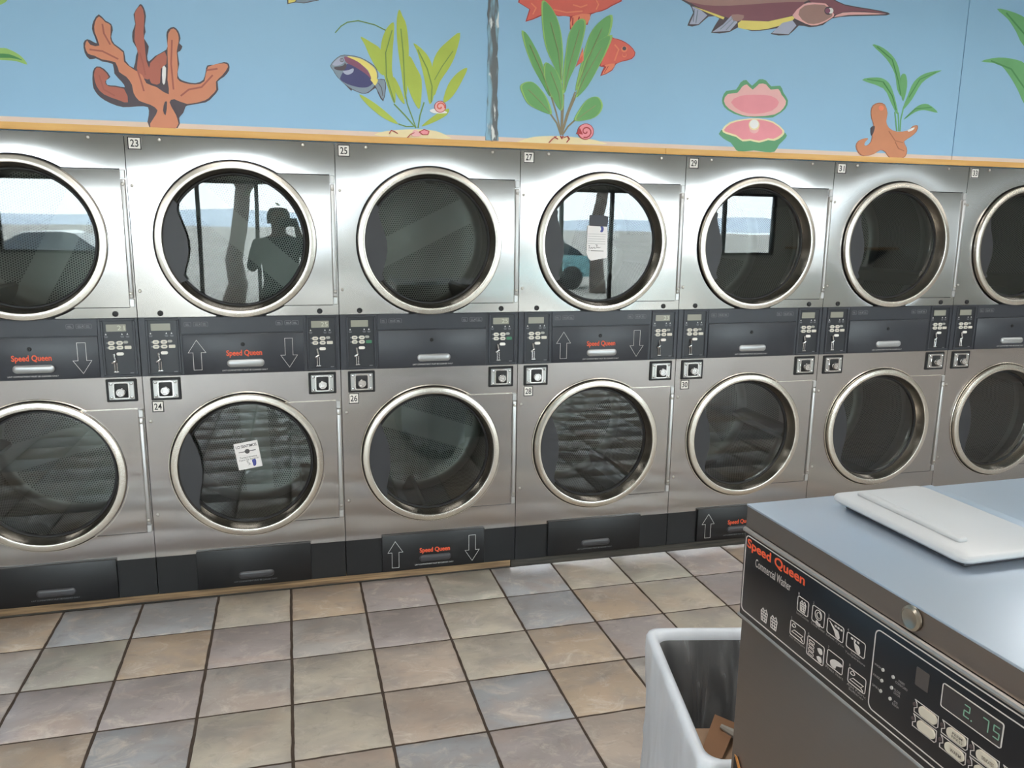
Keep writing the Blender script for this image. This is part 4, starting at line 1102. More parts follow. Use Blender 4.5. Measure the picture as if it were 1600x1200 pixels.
# E3
# ------------------------------------------------------------------ top loading washer
def make_washer():
    ZT = 1.18
    r = empty('washing_machine', (1.34297, -2.38807, 0), math.radians(-88.91))
    Wd, Dp = 0.655, 0.715
    b = MB(); b.rbox(0.0, Wd, 0.004, Dp, 0.10, ZT - 0.205, 0.004, 2)
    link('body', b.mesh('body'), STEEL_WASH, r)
    link('base', MB().rbox(0.012, Wd - 0.012, 0.03, Dp - 0.01, 0.0, 0.10, 0.003, 1).mesh('base'), mat('base_concrete', srgb(110, 106, 100), 0.85, noise=(20, 0.2)), r)
    # sheet under the worktop, behind the control panel
    link('console', MB().rbox(0.0, Wd, 0.010, Dp, ZT - 0.205, ZT - 0.040, 0.002, 1).mesh('console'), STEEL_WASH, r)
    # worktop: tray with folded down rim
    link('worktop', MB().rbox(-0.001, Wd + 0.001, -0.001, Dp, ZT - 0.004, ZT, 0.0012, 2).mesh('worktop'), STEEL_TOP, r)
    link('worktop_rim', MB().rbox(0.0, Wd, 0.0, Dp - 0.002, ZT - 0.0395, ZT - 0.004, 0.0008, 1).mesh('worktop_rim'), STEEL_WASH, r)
    cp = link('control_panel', MB().rbox(0.006, Wd - 0.004, -0.006, 0.012, ZT - 0.197, ZT - 0.0415, 0.004, 2).mesh('control_panel'), mat('panel_black', srgb(24, 25, 29), 0.28), r)
    bz = MB()
    bz.tube([(0.004, -0.004, ZT - 0.0425), (Wd - 0.002, -0.004, ZT - 0.0425)], 0.0042, 8)
    bz.tube([(0.004, -0.004, ZT - 0.1975), (Wd - 0.002, -0.004, ZT - 0.1975)], 0.0034, 8)
    link('bezel', bz.mesh('bezel'), mat('bezel_grey', srgb(176, 170, 164), 0.35, 0.7), cp)
    Y0, Y1 = -0.0066, -0.0058
    z = lambda d: ZT + d
    WP = mat('panel_white_print', srgb(206, 200, 196), 0.5)
    link('border_line', MB().outline(rrect(0.0135, Wd - 0.010, z(-0.184), z(-0.0495), 0.008, 5), 0.0016, Y0, Y1).mesh('border_line'), WP, cp)
    link('inner_line', MB().outline(rrect(0.3275, Wd - 0.014, z(-0.175), z(-0.0595), 0.009, 5), 0.0014, Y0, Y1).mesh('inner_line'), WP, cp)
    link('brand_lettering', text_mesh('Speed Queen', 0.0175, 0.1745, z(-0.0745), z(-0.0535), Y1, 0.026, 0.0004), ORANGE, cp)
    link('type_lettering', text_mesh('Commercial Washer', 0.045, 0.142, z(-0.0935), z(-0.0795), Y1, 0.0, 0.0004), WP, cp)
    def basket(b, x, zz, s):
        b.outline([(x - s * .42, zz + s * .18), (x + s * .42, zz + s * .18), (x + s * .32, zz - s * .55), (x - s * .32, zz - s * .55)], 0.0013, Y0, Y1)
        for q in (-.05, -.3): b.box(x - s * .36, x + s * .36, Y0, Y1, zz + s * q - .0006, zz + s * q + .0006)
        for q in (-.14, .14): b.box(x + s * q - .0006, x + s * q + .0006, Y0, Y1, zz - s * .5, zz + s * .16)
        b.outline([(x - s * .4, zz + s * .2), (x - s * .2, zz + s * .45), (x, zz + s * .3), (x + s * .22, zz + s * .48), (x + s * .4, zz + s * .2)], 0.0013, Y0, Y1, closed=False)
    for x in (0.080, 0.107):
        b = MB(); basket(b, x, z(-0.163), 0.021); link('basket_symbol', b.mesh('basket_symbol'), WP, cp)
    GR = mat('panel_grey_print', srgb(176, 172, 170), 0.5)
    icons = [(0.162, 0.188, -0.114, -0.0905, 'Load Clothes', 'basket'), (0.1975, 0.2255, -0.113, -0.0885, 'Close Door', 'door'), (0.2325, 0.2675, -0.114, -0.0915, 'Select Cycle', 'hand'), (0.2745, 0.3115, -0.114, -0.0920, 'Select\nTemperature', 'hand2'),
             (0.1495, 0.1855, -0.160, -0.1365, 'Add Detergent', 'tray'), (0.1925, 0.2315, -0.170, -0.1405, '', 'coins'), (0.2385, 0.2725, -0.161, -0.1380, 'Press Start', 'fist'), (0.2845, 0.3195, -0.162, -0.1405, 'Add Fabric\nSoftener', 'tray')]
    for k, (a, c, d0, d1, cap, kind) in enumerate(icons):
        b = MB(); b.outline(rrect(a, c, z(d0), z(d1), 0.003, 3), 0.0010, Y0, Y1)
        io = link('icon_frame', b.mesh('icon_frame'), WP, cp)
        mx, mz = (a + c) / 2, z((d0 + d1) / 2); h = d1 - d0; wdt = c - a
        b = MB()
        if kind == 'basket': basket(b, mx, mz, 0.016)
        elif kind == 'door':
            b.outline(circ(mx, mz + .002, 0.0075, 14), 0.001, Y0, Y1); b.outline(circ(mx + .001, mz + .002, 0.0045, 12), 0.0008, Y0, Y1)
            b.prism(smooth_poly([(mx - .005, z(d0) + .001), (mx - .003, z(d0) + .005), (mx + .002, z(d0) + .002), (mx + .006, z(d0) + .003), (mx + .005, z(d0) - .002), (mx - .003, z(d0) - .002)], 2), Y0, Y1)
        elif kind in ('hand', 'hand2'):
            s = 1
            b.prism(smooth_poly([(a + .004 + (.010 if kind == 'hand2' else 0), z(d1) - .003), (mx - .001, mz + .002), (mx + .006, mz + .001), (mx + .010, z(d0) + .005), (mx + .008, z(d0) + .001), (mx + .002, z(d0) + .003), (mx - .002, mz - .002)], 2), Y0, Y1)
            for q in range(3): b.box(mx - .002 + q * .0062 - (.008 if kind == 'hand2' else 0), mx + .002 + q * .0062 - (.008 if kind == 'hand2' else 0), Y0, Y1, z(d1) - .0062, z(d1) - .0038)
        elif kind == 'tray':
            b.outline([(a + .004, mz - .006), (c - .009, mz - .006), (c - .004, mz - .001), (a + .010, mz - .001)], 0.0009, Y0, Y1); b.outline([(c - .009, mz - .006), (c - .004, mz - .009)], .0014, Y0, Y1, closed=False)
            b.outline(smooth_poly([(a + .004, mz + .004), (a + .008, mz + .009), (a + .013, mz + .006), (a + .009, mz + .003)], 2), 0.0009, Y0, Y1)
        elif kind == 'coins':
            for q in range(4): b.outline(rrect(a + .004, a + .016, z(d1) - .0085 - q * .0062, z(d1) - .0045 - q * .0062, .001, 1), .0007, Y0, Y1)
            for q in (0, 1): b.prism(smooth_poly([(mx + .004, mz + .006 - q * .013), (mx + .013, mz + .009 - q * .013), (mx + .016, mz + .002 - q * .013), (mx + .010, mz + .000 - q * .013)], 2), Y0, Y1)
        elif kind == 'fist':
            b.prism(smooth_poly([(a + .008, mz - .002), (mx - .002, mz + .003), (c - .006, mz + .004), (c - .001, mz + .002), (c - .004, mz - .001), (mx + .004, mz - .004), (mx + .002, z(d0) + .002), (mx - .006, z(d0) + .002), (a + .008, mz - .006)], 2), Y0, Y1)
        link('icon_drawing', b.mesh('icon_drawing', smooth=False), WP, io)
        link('step_number', text_mesh(str(k + 1), a, a + .0025, z(d1) + .0015, z(d1) + .0055, Y1, 0, .0004), GR, io)
        if cap:
            two = '\n' in cap
            link('caption', text_mesh(cap, a - .001, c + .003, z(d0) - (.0105 if two else .0062), z(d0) - .0022, Y1, 0.0, .0004), GR, io)
    for (x, d, t, left) in ((0.3475, -.109, 'WASH', 1), (0.3475, -.1245, 'RINSE', 1), (0.3475, -.1395, 'SPIN', 1), (0.3660, -.1085, 'INSERT\nCOINS/CARD', 0), (0.3655, -.1240, 'CLOSE\nDOOR', 0), (0.3650, -.1400, 'ADD\nBLEACH', 0)):
        lo = link('indicator_lamp', MB().prism(circ(x, z(d), .0023, 10), -0.0075, Y1).mesh('indicator_lamp'), mat('lamp_grey', srgb(186, 184, 180), 0.4), cp)
        x0, x1 = (x - .0165, x - .0045) if left else (x + .0040, x + (.0250 if 'COINS' in t else .0150))
        dz = .0016 if left else .0038
        link('indicator_caption', text_mesh(t, x0, x1, z(d) - dz - (0 if left else .002), z(d) + dz - (0 if left else .002), Y1, 0, .0004), GR, lo)
    link('sensor_window', MB().prism(rrect(0.4015, 0.4225, z(-.0975), z(-.0730), .0015, 2), Y0, Y1).mesh('sensor_window'), mat('sensor_grey', srgb(78, 72, 70), 0.3), cp)
    dsp = link('display', MB().prism(rrect(0.444, 0.529, z(-.1005), z(-.0705), .0025, 3), Y0, Y1).mesh('display'), mat('display_dark', srgb(58, 54, 54), 0.25), cp)
    link('display_frame', MB().outline(rrect(0.444, 0.529, z(-.1005), z(-.0705), .0025, 3), .0010, -.0072, Y1).mesh('display_frame'), WP, dsp)
    DG = mat('display_digit_green', srgb(120, 160, 138), 0.4, emit=(srgb(110, 170, 140), 0.05))
    b = MB()
    def seg(x, zz, on, w=.0075, h=.014, t=.0012):
        S_ = dict(a=((0, h), (w, h)), b=((w, h), (w, h / 2)), c=((w, h / 2), (w, 0)), d=((0, 0), (w, 0)), e=((0, h / 2), (0, 0)), f=((0, h), (0, h / 2)), g=((0, h / 2), (w, h / 2)))
        for q in on:
            (x0, z0), (x1, z1) = S_[q]
            b.outline([(x + x0, zz + z0), (x + x1, zz + z1)], t, -.0070, -.0064, closed=False)
    seg(.4770, z(-.0925), 'abged'); seg(.5030, z(-.0925), 'abc'); seg(.5175, z(-.0925), 'afgcd')
    b.prism(circ(.4880, z(-.0928), .0009, 8), -.0070, -.0064)
    link('display_digits', b.mesh('display_digits'), DG, dsp)
    caps = [['', ''], ['PERM\nPRESS', 'WARM'], ['DELICATES', 'COLD'], ['', '']]
    for cI, x in enumerate((0.4045, 0.4485, 0.4915, 0.5345)):
        for rI, d in enumerate((-.1240, -.1435)):
            bx = x + .0095; w_ = .0275; hh = .0125
            fo = link('button_outline', MB().outline([(x + .001, z(d) + .0075), (x + w_ + .0105, z(d) + .0075), (x + w_ + .0115, z(d) - .006), (x + w_ + .009, z(d) - .0088), (x + .001, z(d) - .0088), (x + .0005, z(d) - .004), (x + .005, z(d) - .001), (x + .004, z(d) + .004)], .0009, Y0, Y1).mesh('button_outline'), WP, cp)
            bt = link('button', MB().prism(rrect(bx, bx + w_, z(d) - hh / 2, z(d) + hh / 2, .0055, 5), -.0085, Y1).mesh('button'), mat('washer_button_ivory', srgb(208, 200, 184), 0.5), cp)
            t = caps[cI][rI]
            if t:
                hgt = .0038 if '\n' in t else .0022
                link('button_lettering', text_mesh(t, bx + .0085, bx + w_ - .003, z(d) - hgt, z(d) + hgt, -.0085, .006, .0003), mat('button_ink', srgb(90, 84, 78), 0.6), bt)
            link('button_lamp', MB().prism(circ(x + .0005, z(d) + .001, .0024, 10), -.0072, Y1).mesh('button_lamp'), mat('button_lamp_dark', srgb(86, 74, 74), 0.4), bt)
    # round lock cap on the rim of the worktop
    link('lock_cap', MB().lathe((0.380, -0.002, ZT - 0.0195), [(0.0165, 0.001), (0.0160, -0.0020), (0.0125, -0.0042), (0.0060, -0.0030), (0.0015, -0.0028), (0.0001, -0.0028)], 28).mesh('lock_cap'), mat('lock_cap_brass', srgb(178, 170, 156), 0.28, 1.0), r)
    # lid, standing slightly proud of the worktop
    lid = MB()
    lid_pts = rrect(0.040, 0.322, 0.132, 0.318, 0.016, 5)
    def slab(b, pts, z0, z1, bev):
        n = len(pts); cx = sum(p[0] for p in pts) / n; cy = sum(p[1] for p in pts) / n
        def ins(d): 
            return [(cx + (x - cx) * (1 - d / 0.141), cy + (y - cy) * (1 - d / 0.093)) for x, y in pts]
        rings = [(ins(bev), z0), (pts, z0 + bev), (pts, z1 - bev), (ins(bev * .4), z1 - bev * .3), (ins(bev), z1)]
        vs = []
        for q, zz in rings: vs += [(x, y, zz) for x, y in q]
        fs = [tuple(range(n - 1, -1, -1))]
        for k in range(len(rings) - 1):
            for i in range(n):
                j = (i + 1) % n
                fs.append((k * n + i, k * n + j, (k + 1) * n + j, (k + 1) * n + i))
        fs.append(tuple((len(rings) - 1) * n + i for i in range(n)))
        b.add(vs, fs)
    slab(lid, lid_pts, ZT + 0.010, ZT + 0.022, 0.004)
    LIDM = mat('lid_enamel_white', srgb(186, 189, 192), 0.35, noise=(8, 0.02))
    lo = link('lid', lid.mesh('lid'), LIDM, r)
    gr = MB(); gr.rbox(0.060, 0.275, 0.168, 0.186, ZT + 0.020, ZT + 0.0285, 0.004, 3)
    link('lid_grip', gr.mesh('lid_grip'), LIDM, lo)
    link('lid_seal', MB().rbox(0.056, 0.306, 0.150, 0.318, ZT - 0.001, ZT + 0.0105, 0.004, 2).mesh('lid_seal'), mat('seal_grey', srgb(74, 74, 78), 0.5), lo)
    link('lid_hinge', MB().rbox(0.030, 0.332, 0.322, 0.352, ZT - 0.001, ZT + 0.017, 0.006, 3).mesh('lid_hinge'), STEEL_TOP, r)
    # torn black and orange sticker low on the front
    st = MB(); st.prism([(0.012, 0.706), (0.022, 0.713), (0.040, 0.690), (0.058, 0.650), (0.058, 0.600), (0.012, 0.600)], 0.0025, 0.0042)
    so = link('sticker', st.mesh('sticker'), mat('sticker_black', srgb(40, 38, 38), 0.5), r)
    s2 = MB()
    s2.prism([(0.014, 0.7125), (0.022, 0.713), (0.040, 0.692), (0.058, 0.652), (0.053, 0.648), (0.036, 0.684)], 0.0015, 0.0026)
    link('sticker_flame', s2.mesh('sticker_flame'), mat('sticker_orange', srgb(196, 132, 66), 0.5), so)
    s3 = MB()
    for q in range(3): s3.prism([(0.020 + q * .010, 0.676 - q * .012), (0.023 + q * .010, 0.678 - q * .012), (0.034 + q * .009, 0.640 - q * .010), (0.030 + q * .009, 0.640 - q * .010)], 0.0015, 0.0026)
    link('sticker_stripes', s3.mesh('sticker_stripes'), WHITEP, so)
    return tag(r, 'stainless top loading washer with white lid and black control panel', 'washer')
make_washer()

# ------------------------------------------------------------------ rubbish bin with liner
BA = math.radians(-13.0)
bin_o = empty('rubbish_bin', (1.361, -2.273, 0), BA)      # origin at the front left rim corner; x along the short side, y away
BW, BL, BH = 0.285, 0.531, 0.595
def loop(off, zz, r=0.035, n=6, taper=0.0, wob=None):
    t = taper
    pts = rrect(-off + t, BW + off - t, -off + t, BL + off - t, r, n)
    # denser straight runs
    out = []
    N = len(pts)
    for i in range(N):
        a, b_ = pts[i], pts[(i + 1) % N]
        d = math.hypot(b_[0] - a[0], b_[1] - a[1]); k = max(1, int(d / 0.02))
        for q in range(k): out.append((a[0] + (b_[0] - a[0]) * q / k, a[1] + (b_[1] - a[1]) * q / k))
    return out
def loft(b, rings, cap=False, mi=0):
    n = len(rings[0][0]); vs = []
    for q, zz in rings:
        vs += [(x, y, (zz[i] if isinstance(zz, list) else zz)) for i, (x, y) in enumerate(q)]
    fs = []
    for k in range(len(rings) - 1):
        for i in range(n):
            j = (i + 1) % n
            fs.append((k * n + i, k * n + j, (k + 1) * n + j, (k + 1) * n + i))
    if cap: fs.append(tuple((len(rings) - 1) * n + i for i in range(n)))
    b.add(vs, fs, mi)
base_loop = loop(0, 0)
NL = len(base_loop)
bcx, bcy = BW / 2, BL / 2
def sl(d, zz, f=None):
    """base loop pushed outwards by d (or per point f(i))"""
    out = []
    for i, (x, y) in enumerate(base_loop):
        e = d + (f(i) if f else 0)
        out.append((x + e * (1 if x > bcx + .05 else -1 if x < bcx - .05 else (x - bcx) / .05), y + e * (1 if y > bcy + .14 else -1 if y < bcy - .14 else (y - bcy) / .14)))
    return (out, zz)
b = MB()
loft(b, [sl(-0.055, 0.004), sl(-0.008, BH - 0.03), sl(0.002, BH - 0.028), sl(0.004, BH - 0.006), sl(0.001, BH), sl(-0.004, BH - 0.004), sl(-0.011, BH - 0.03), sl(-0.060, 0.012)], cap=True)
link('bin_body', b.mesh('bin_body'), mat('bin_plastic_grey', srgb(62, 64, 68), 0.5), bin_o)
b = MB(); loft(b, [sl(-0.0555, 0.0), sl(-0.055, 0.004)], cap=True); b.f[-1] = b.f[-1][::-1]
link('bin_foot', b.mesh('bin_foot'), MATS['bin_plastic_grey'], bin_o)
tag(bin_o, 'tall rectangular grey rubbish bin beside the washer', 'bin')

def film_mat(name, opac, col, rough=0.25, lo=0.8, hi=1.25, bmp=0.6):
    m = bpy.data.materials.new(name); m.use_nodes = True
    nt = m.node_tree; L = nt.links; pb = nt.nodes['Principled BSDF']
    pb.inputs['Base Color'].default_value = col; pb.inputs['Roughness'].default_value = rough
    pb.inputs['Alpha'].default_value = opac
    geo = nt.nodes.new('ShaderNodeNewGeometry')
    mp = nt.nodes.new('ShaderNodeMapping'); mp.inputs['Scale'].default_value = (1, 1, 0.25); L.new(geo.outputs['Position'], mp.inputs[0])
    n = nt.nodes.new('ShaderNodeTexNoise'); n.inputs['Scale'].default_value = 13; n.inputs['Detail'].default_value = 4; n.inputs['Distortion'].default_value = 1.0
    L.new(mp.outputs[0], n.inputs['Vector'])
    mr = nt.nodes.new('ShaderNodeMapRange'); mr.inputs['From Min'].default_value = 0.4; mr.inputs['From Max'].default_value = 0.7
    mr.inputs['To Min'].default_value = opac * lo; mr.inputs['To Max'].default_value = min(1, opac * hi)
    L.new(n.outputs['Fac'], mr.inputs['Value']); L.new(mr.outputs[0], pb.inputs['Alpha'])
    bp = nt.nodes.new('ShaderNodeBump'); bp.inputs['Strength'].default_value = bmp; bp.inputs['Distance'].default_value = 0.01
    L.new(n.outputs['Fac'], bp.inputs['Height']); L.new(bp.outputs['Normal'], pb.inputs['Normal'])
    return m
FILM_O = film_mat('liner_cuff_milky', 0.90, srgb(224, 230, 238), 0.3, 0.97, 1.06, 0.2)
FILM_I = film_mat('liner_film_clear', 0.24, srgb(216, 218, 220), 0.15, 0.45, 1.7, 0.5)
rg = random.Random(11)
ph = [rg.uniform(0, 6.28) for _ in range(8)]
def wr(amp, k0):
    return lambda i: amp * (0.5 * math.sin(i * 0.9 + ph[k0]) + 0.35 * math.sin(i * 2.1 + ph[k0 + 1]) + 0.3 * math.sin(i * 0.37 + ph[k0 + 2]))
b = MB()
hem = [0.10 + 0.03 * math.sin(i * 0.31 + 1) + 0.012 * math.sin(i * 1.3) for i in range(NL)]
cuff = [sl(0.004, hem, wr(0.010, 4)), sl(0.008, 0.22, wr(0.009, 3)), sl(0.010, 0.34, wr(0.008, 2)), sl(0.010, 0.46, wr(0.006, 1)), sl(0.011, 0.55, wr(0.004, 0)), sl(0.012, BH - 0.006, wr(0.002, 0)), sl(0.008, BH + 0.008, wr(0.001, 0)), sl(-0.002, BH + 0.010), sl(-0.012, BH + 0.004), sl(-0.015, BH - 0.015)]
loft(b, cuff)
link_me = b
linr = empty('bin_liner', (1.361, -2.273, 0), BA)
link('liner_cuff', b.mesh('liner_cuff', angle=80), FILM_O, linr)
b = MB()
loft(b, [sl(-0.015, BH - 0.015), sl(-0.018, BH - 0.03, wr(0.002, 0)), sl(-0.030, BH - 0.13, wr(0.008, 2)), sl(-0.045, BH - 0.26, wr(0.011, 3)), sl(-0.062, BH - 0.40, wr(0.010, 1)), sl(-0.080, 0.10, wr(0.006, 4)), sl(-0.085, 0.02)], cap=True)
link('liner_bag', b.mesh('liner_bag', angle=80), FILM_I, linr)
tag(linr, 'milky plastic bag folded over the rim of the grey bin', 'bin liner')
# crushed cardboard at the bottom of the bin
cb = empty('cardboard_box', (1.361, -2.273, 0), BA)
CARD = mat('cardboard_brown', srgb(150, 112, 84), 0.8, noise=(25, 0.12))
CARDD = mat('cardboard_pale', srgb(176, 146, 120), 0.8, noise=(25, 0.1))
b = MB(); b.box(0.080, 0.205, 0.10, 0.44, 0.030, 0.375)
link('carton', b.mesh('carton'), CARDD, cb)
def slab4(q, t):
    return [(x, y, z) for x, y, z in q] + [(x, y, z + t) for x, y, z in q], [(0, 3, 2, 1), (4, 5, 6, 7), (0, 1, 5, 4), (1, 2, 6, 5), (2, 3, 7, 6), (3, 0, 4, 7)]
b = MB(); b.add(*slab4([(0.078, 0.30, 0.376), (0.118, 0.27, 0.378), (0.210, 0.42, 0.398), (0.165, 0.46, 0.398)], 0.004))
link('flap', b.mesh('flap'), CARD, cb)
b = MB(); b.tube([(0.165, 0.405, 0.405), (0.195, 0.375, 0.400), (0.222, 0.330, 0.390)], [0.006, 0.012, 0.006], 8)
link('paper_scrap', b.mesh('paper_scrap'), mat('scrap_grey', srgb(170, 166, 158), .6), cb)
tag(cb, 'brown cardboard box lying inside the lined bin', 'box')

# folding shelf on the shopfront wall, mirrored in the right hand doors
fs_ = empty('folding_shelf', (10.4, YF, 0))
link('shelf_board', MB().rbox(-1.05, 1.0, 0.004, 0.45, 1.255, 1.295, 0.004, 2).mesh('shelf_board'), wood_mat('shelf_wood', srgb(176, 132, 84), srgb(196, 154, 104), (1, 6, 6)), fs_)
for q in (-0.85, 0.8):
    link('bracket', MB().prism([(0.004, 1.0), (0.036, 1.0), (0.40, 1.235), (0.40, 1.255), (0.004, 1.255)], q - 0.015, q + 0.015).mesh('bracket'), FRAME, fs_)
    fs_.children[-1].data.transform(Matrix(((0, 1, 0, 0), (1, 0, 0, 0), (0, 0, 1, 0), (0, 0, 0, 1))))
tag(fs_, 'long wooden wall shelf mirrored in the upper doors of dryers 31 and 33', 'shelf')

# ------------------------------------------------------------------ outside, mirrored in the doors
GY = -0.12
struct('ground', MB().box(-120, 130, -400, YF - 0.15, GY - 0.2, GY), mat('asphalt', srgb(158, 154, 148), 0.9, noise=(1.5, 0.12)))
b = MB()
rg = random.Random(5)
N = 60
for k in range(N):
    pass
ridge = [(-260 + k * 10, 5.0 + 1.6 * math.sin(k * 0.31) + 0.8 * math.sin(k * 0.83 + 1) + rg.uniform(-.2, .2)) for k in range(56)]
vs = []; fs = []
for k, (x, h) in enumerate(ridge):
    vs += [(x, -300, GY - .1), (x, -330, GY + h), (x, -380, GY - .1)]
for k in range(len(ridge) - 1):
    a = 3 * k
    fs += [(a, a + 3, a + 4, a + 1), (a + 1, a + 4, a + 5, a + 2)]
b.add(vs, fs)
hl = struct('hills', b, mat('hills_hazy_blue', srgb(188, 200, 214), 0.9))

BARK = mat('bark_grey_brown', srgb(92, 82, 76), 0.9, noise=(12, 0.25))
LEAF = mat('leaf_dull_green', srgb(92, 112, 72), 0.7, noise=(3, 0.25))
def tree(x, y, h, seed, label, spread=1.6, lean=0.3, leaves=900):
    rg = random.Random(seed)
    r = empty('street_tree', (x, y, GY))
    b = MB()
    p0 = Vector((0, 0, 0)); pts = [p0]
    for k in range(5):
        p0 = p0 + Vector((rg.uniform(-.12, .12) + lean * .12, rg.uniform(-.1, .1), h * 0.09)); pts.append(p0)
    b.tube(pts, [0.24, .20, .18, .17, .16, .15], 10)
    tips = []
    brs = MB()
    for k in range(5):
        a = 2 * PI * k / 5 + rg.uniform(-.4, .4); q = p0.copy(); bp = [q - Vector((0, 0, .1))]
        for s in range(5):
            q = q + Vector((math.cos(a) * spread * .22, math.sin(a) * spread * .22, h * .09 * rg.uniform(.7, 1.2))); a += rg.uniform(-.4, .4); bp.append(q)
            if s > 1: tips.append(q)
        brs.tube(bp, [.11, .09, .07, .055, .04, .02], 7)
    link('trunk', b.mesh('trunk'), BARK, r); link('branches', brs.mesh('branches'), BARK, r)
    lf = MB()
    for k in range(leaves):
        c = rg.choice(tips) + Vector((rg.gauss(0, .5), rg.gauss(0, .5), rg.gauss(0, .4)))
        d = Vector((rg.uniform(-1, 1), rg.uniform(-1, 1), rg.uniform(-1, 1))).normalized(); e = d.orthogonal().normalized(); s = rg.uniform(.06, .12)
        lf.add([tuple(c - d * s), tuple(c + e * s * .5), tuple(c + d * s), tuple(c - e * s * .5)], [(0, 1, 2, 3)])
    fo = link('foliage', lf.mesh('foliage', smooth=False), LEAF, r); fo['kind'] = 'stuff'
    tag(r, label, 'tree', 'street trees outside the windows')
tree(-5.2, -13.2, 5.6, 1, 'thick street tree mirrored in the far left upper door', 1.6)
tree(-0.55, -13.0, 5.4, 2, 'forked street tree mirrored in the door of dryer 23', 1.6)
tree(4.55, -13.2, 5.8, 3, 'leaning street tree mirrored in the door of dryer 27', 2.0, 1.2)
tree(8.0, -15.5, 6.5, 4, 'street tree mirrored in the door of dryer 29', 1.2)

def car(x, y, rz, col, label):
    r = empty('parked_car', (x, y, GY), rz)
    def shell(prof, w0, w1, name, m):
        n = len(prof); b = MB()
        vs = [(px, -w0 if pz < .8 else -w1, pz) for px, pz in prof] + [(px, w0 if pz < .8 else w1, pz) for px, pz in prof]
        fs = [tuple(range(n)), tuple(range(2 * n - 1, n - 1, -1))] + [((i + 1) % n, i, i + n, (i + 1) % n + n) for i in range(n)]
        b.add(vs, fs); return link(name, b.mesh(name, angle=40), m, r)
    shell([(-2.15, .35), (2.15, .35), (2.2, .62), (2.05, .80), (1.05, .92), (-1.5, .95), (-2.1, .88), (-2.2, .6)], .88, .80, 'body', mat('car_paint_' + label.split()[0], col, .25))
    shell([(1.0, .90), (.35, 1.38), (.0, 1.45), (-.9, 1.44), (-1.55, 1.10), (-1.75, .93)], .80, .66, 'cabin', mat('car_glass', srgb(48, 58, 68), .1))
    shell([(.30, 1.40), (.0, 1.47), (-.9, 1.46), (-1.25, 1.30), (-.9, 1.425), (.0, 1.435)], .67, .67, 'roof', MATS['car_paint_' + label.split()[0]])
    for wx in (-1.35, 1.38):
        for wy in (-.82, .82):
            part('wheel', 'wheel', lambda b: b.lathe((0, 0, 0), [(.0001, -.10), (.18, -.10), (.20, -.09), (.30, -.10), (.325, -.06), (.325, .06), (.30, .10), (.20, .09), (.18, .10), (.0001, .10)], 24), mat('tyre', srgb(36, 36, 38), .7), r, (wx, wy, .325))
    tag(r, label, 'car', 'parked cars outside')
car(-4.6, -19.0, 0.1, srgb(226, 228, 230), 'white parked car mirrored in the far left upper door')
car(6.3, -17.5, PI + .05, srgb(120, 170, 178), 'teal parked car mirrored in the door of dryer 27')

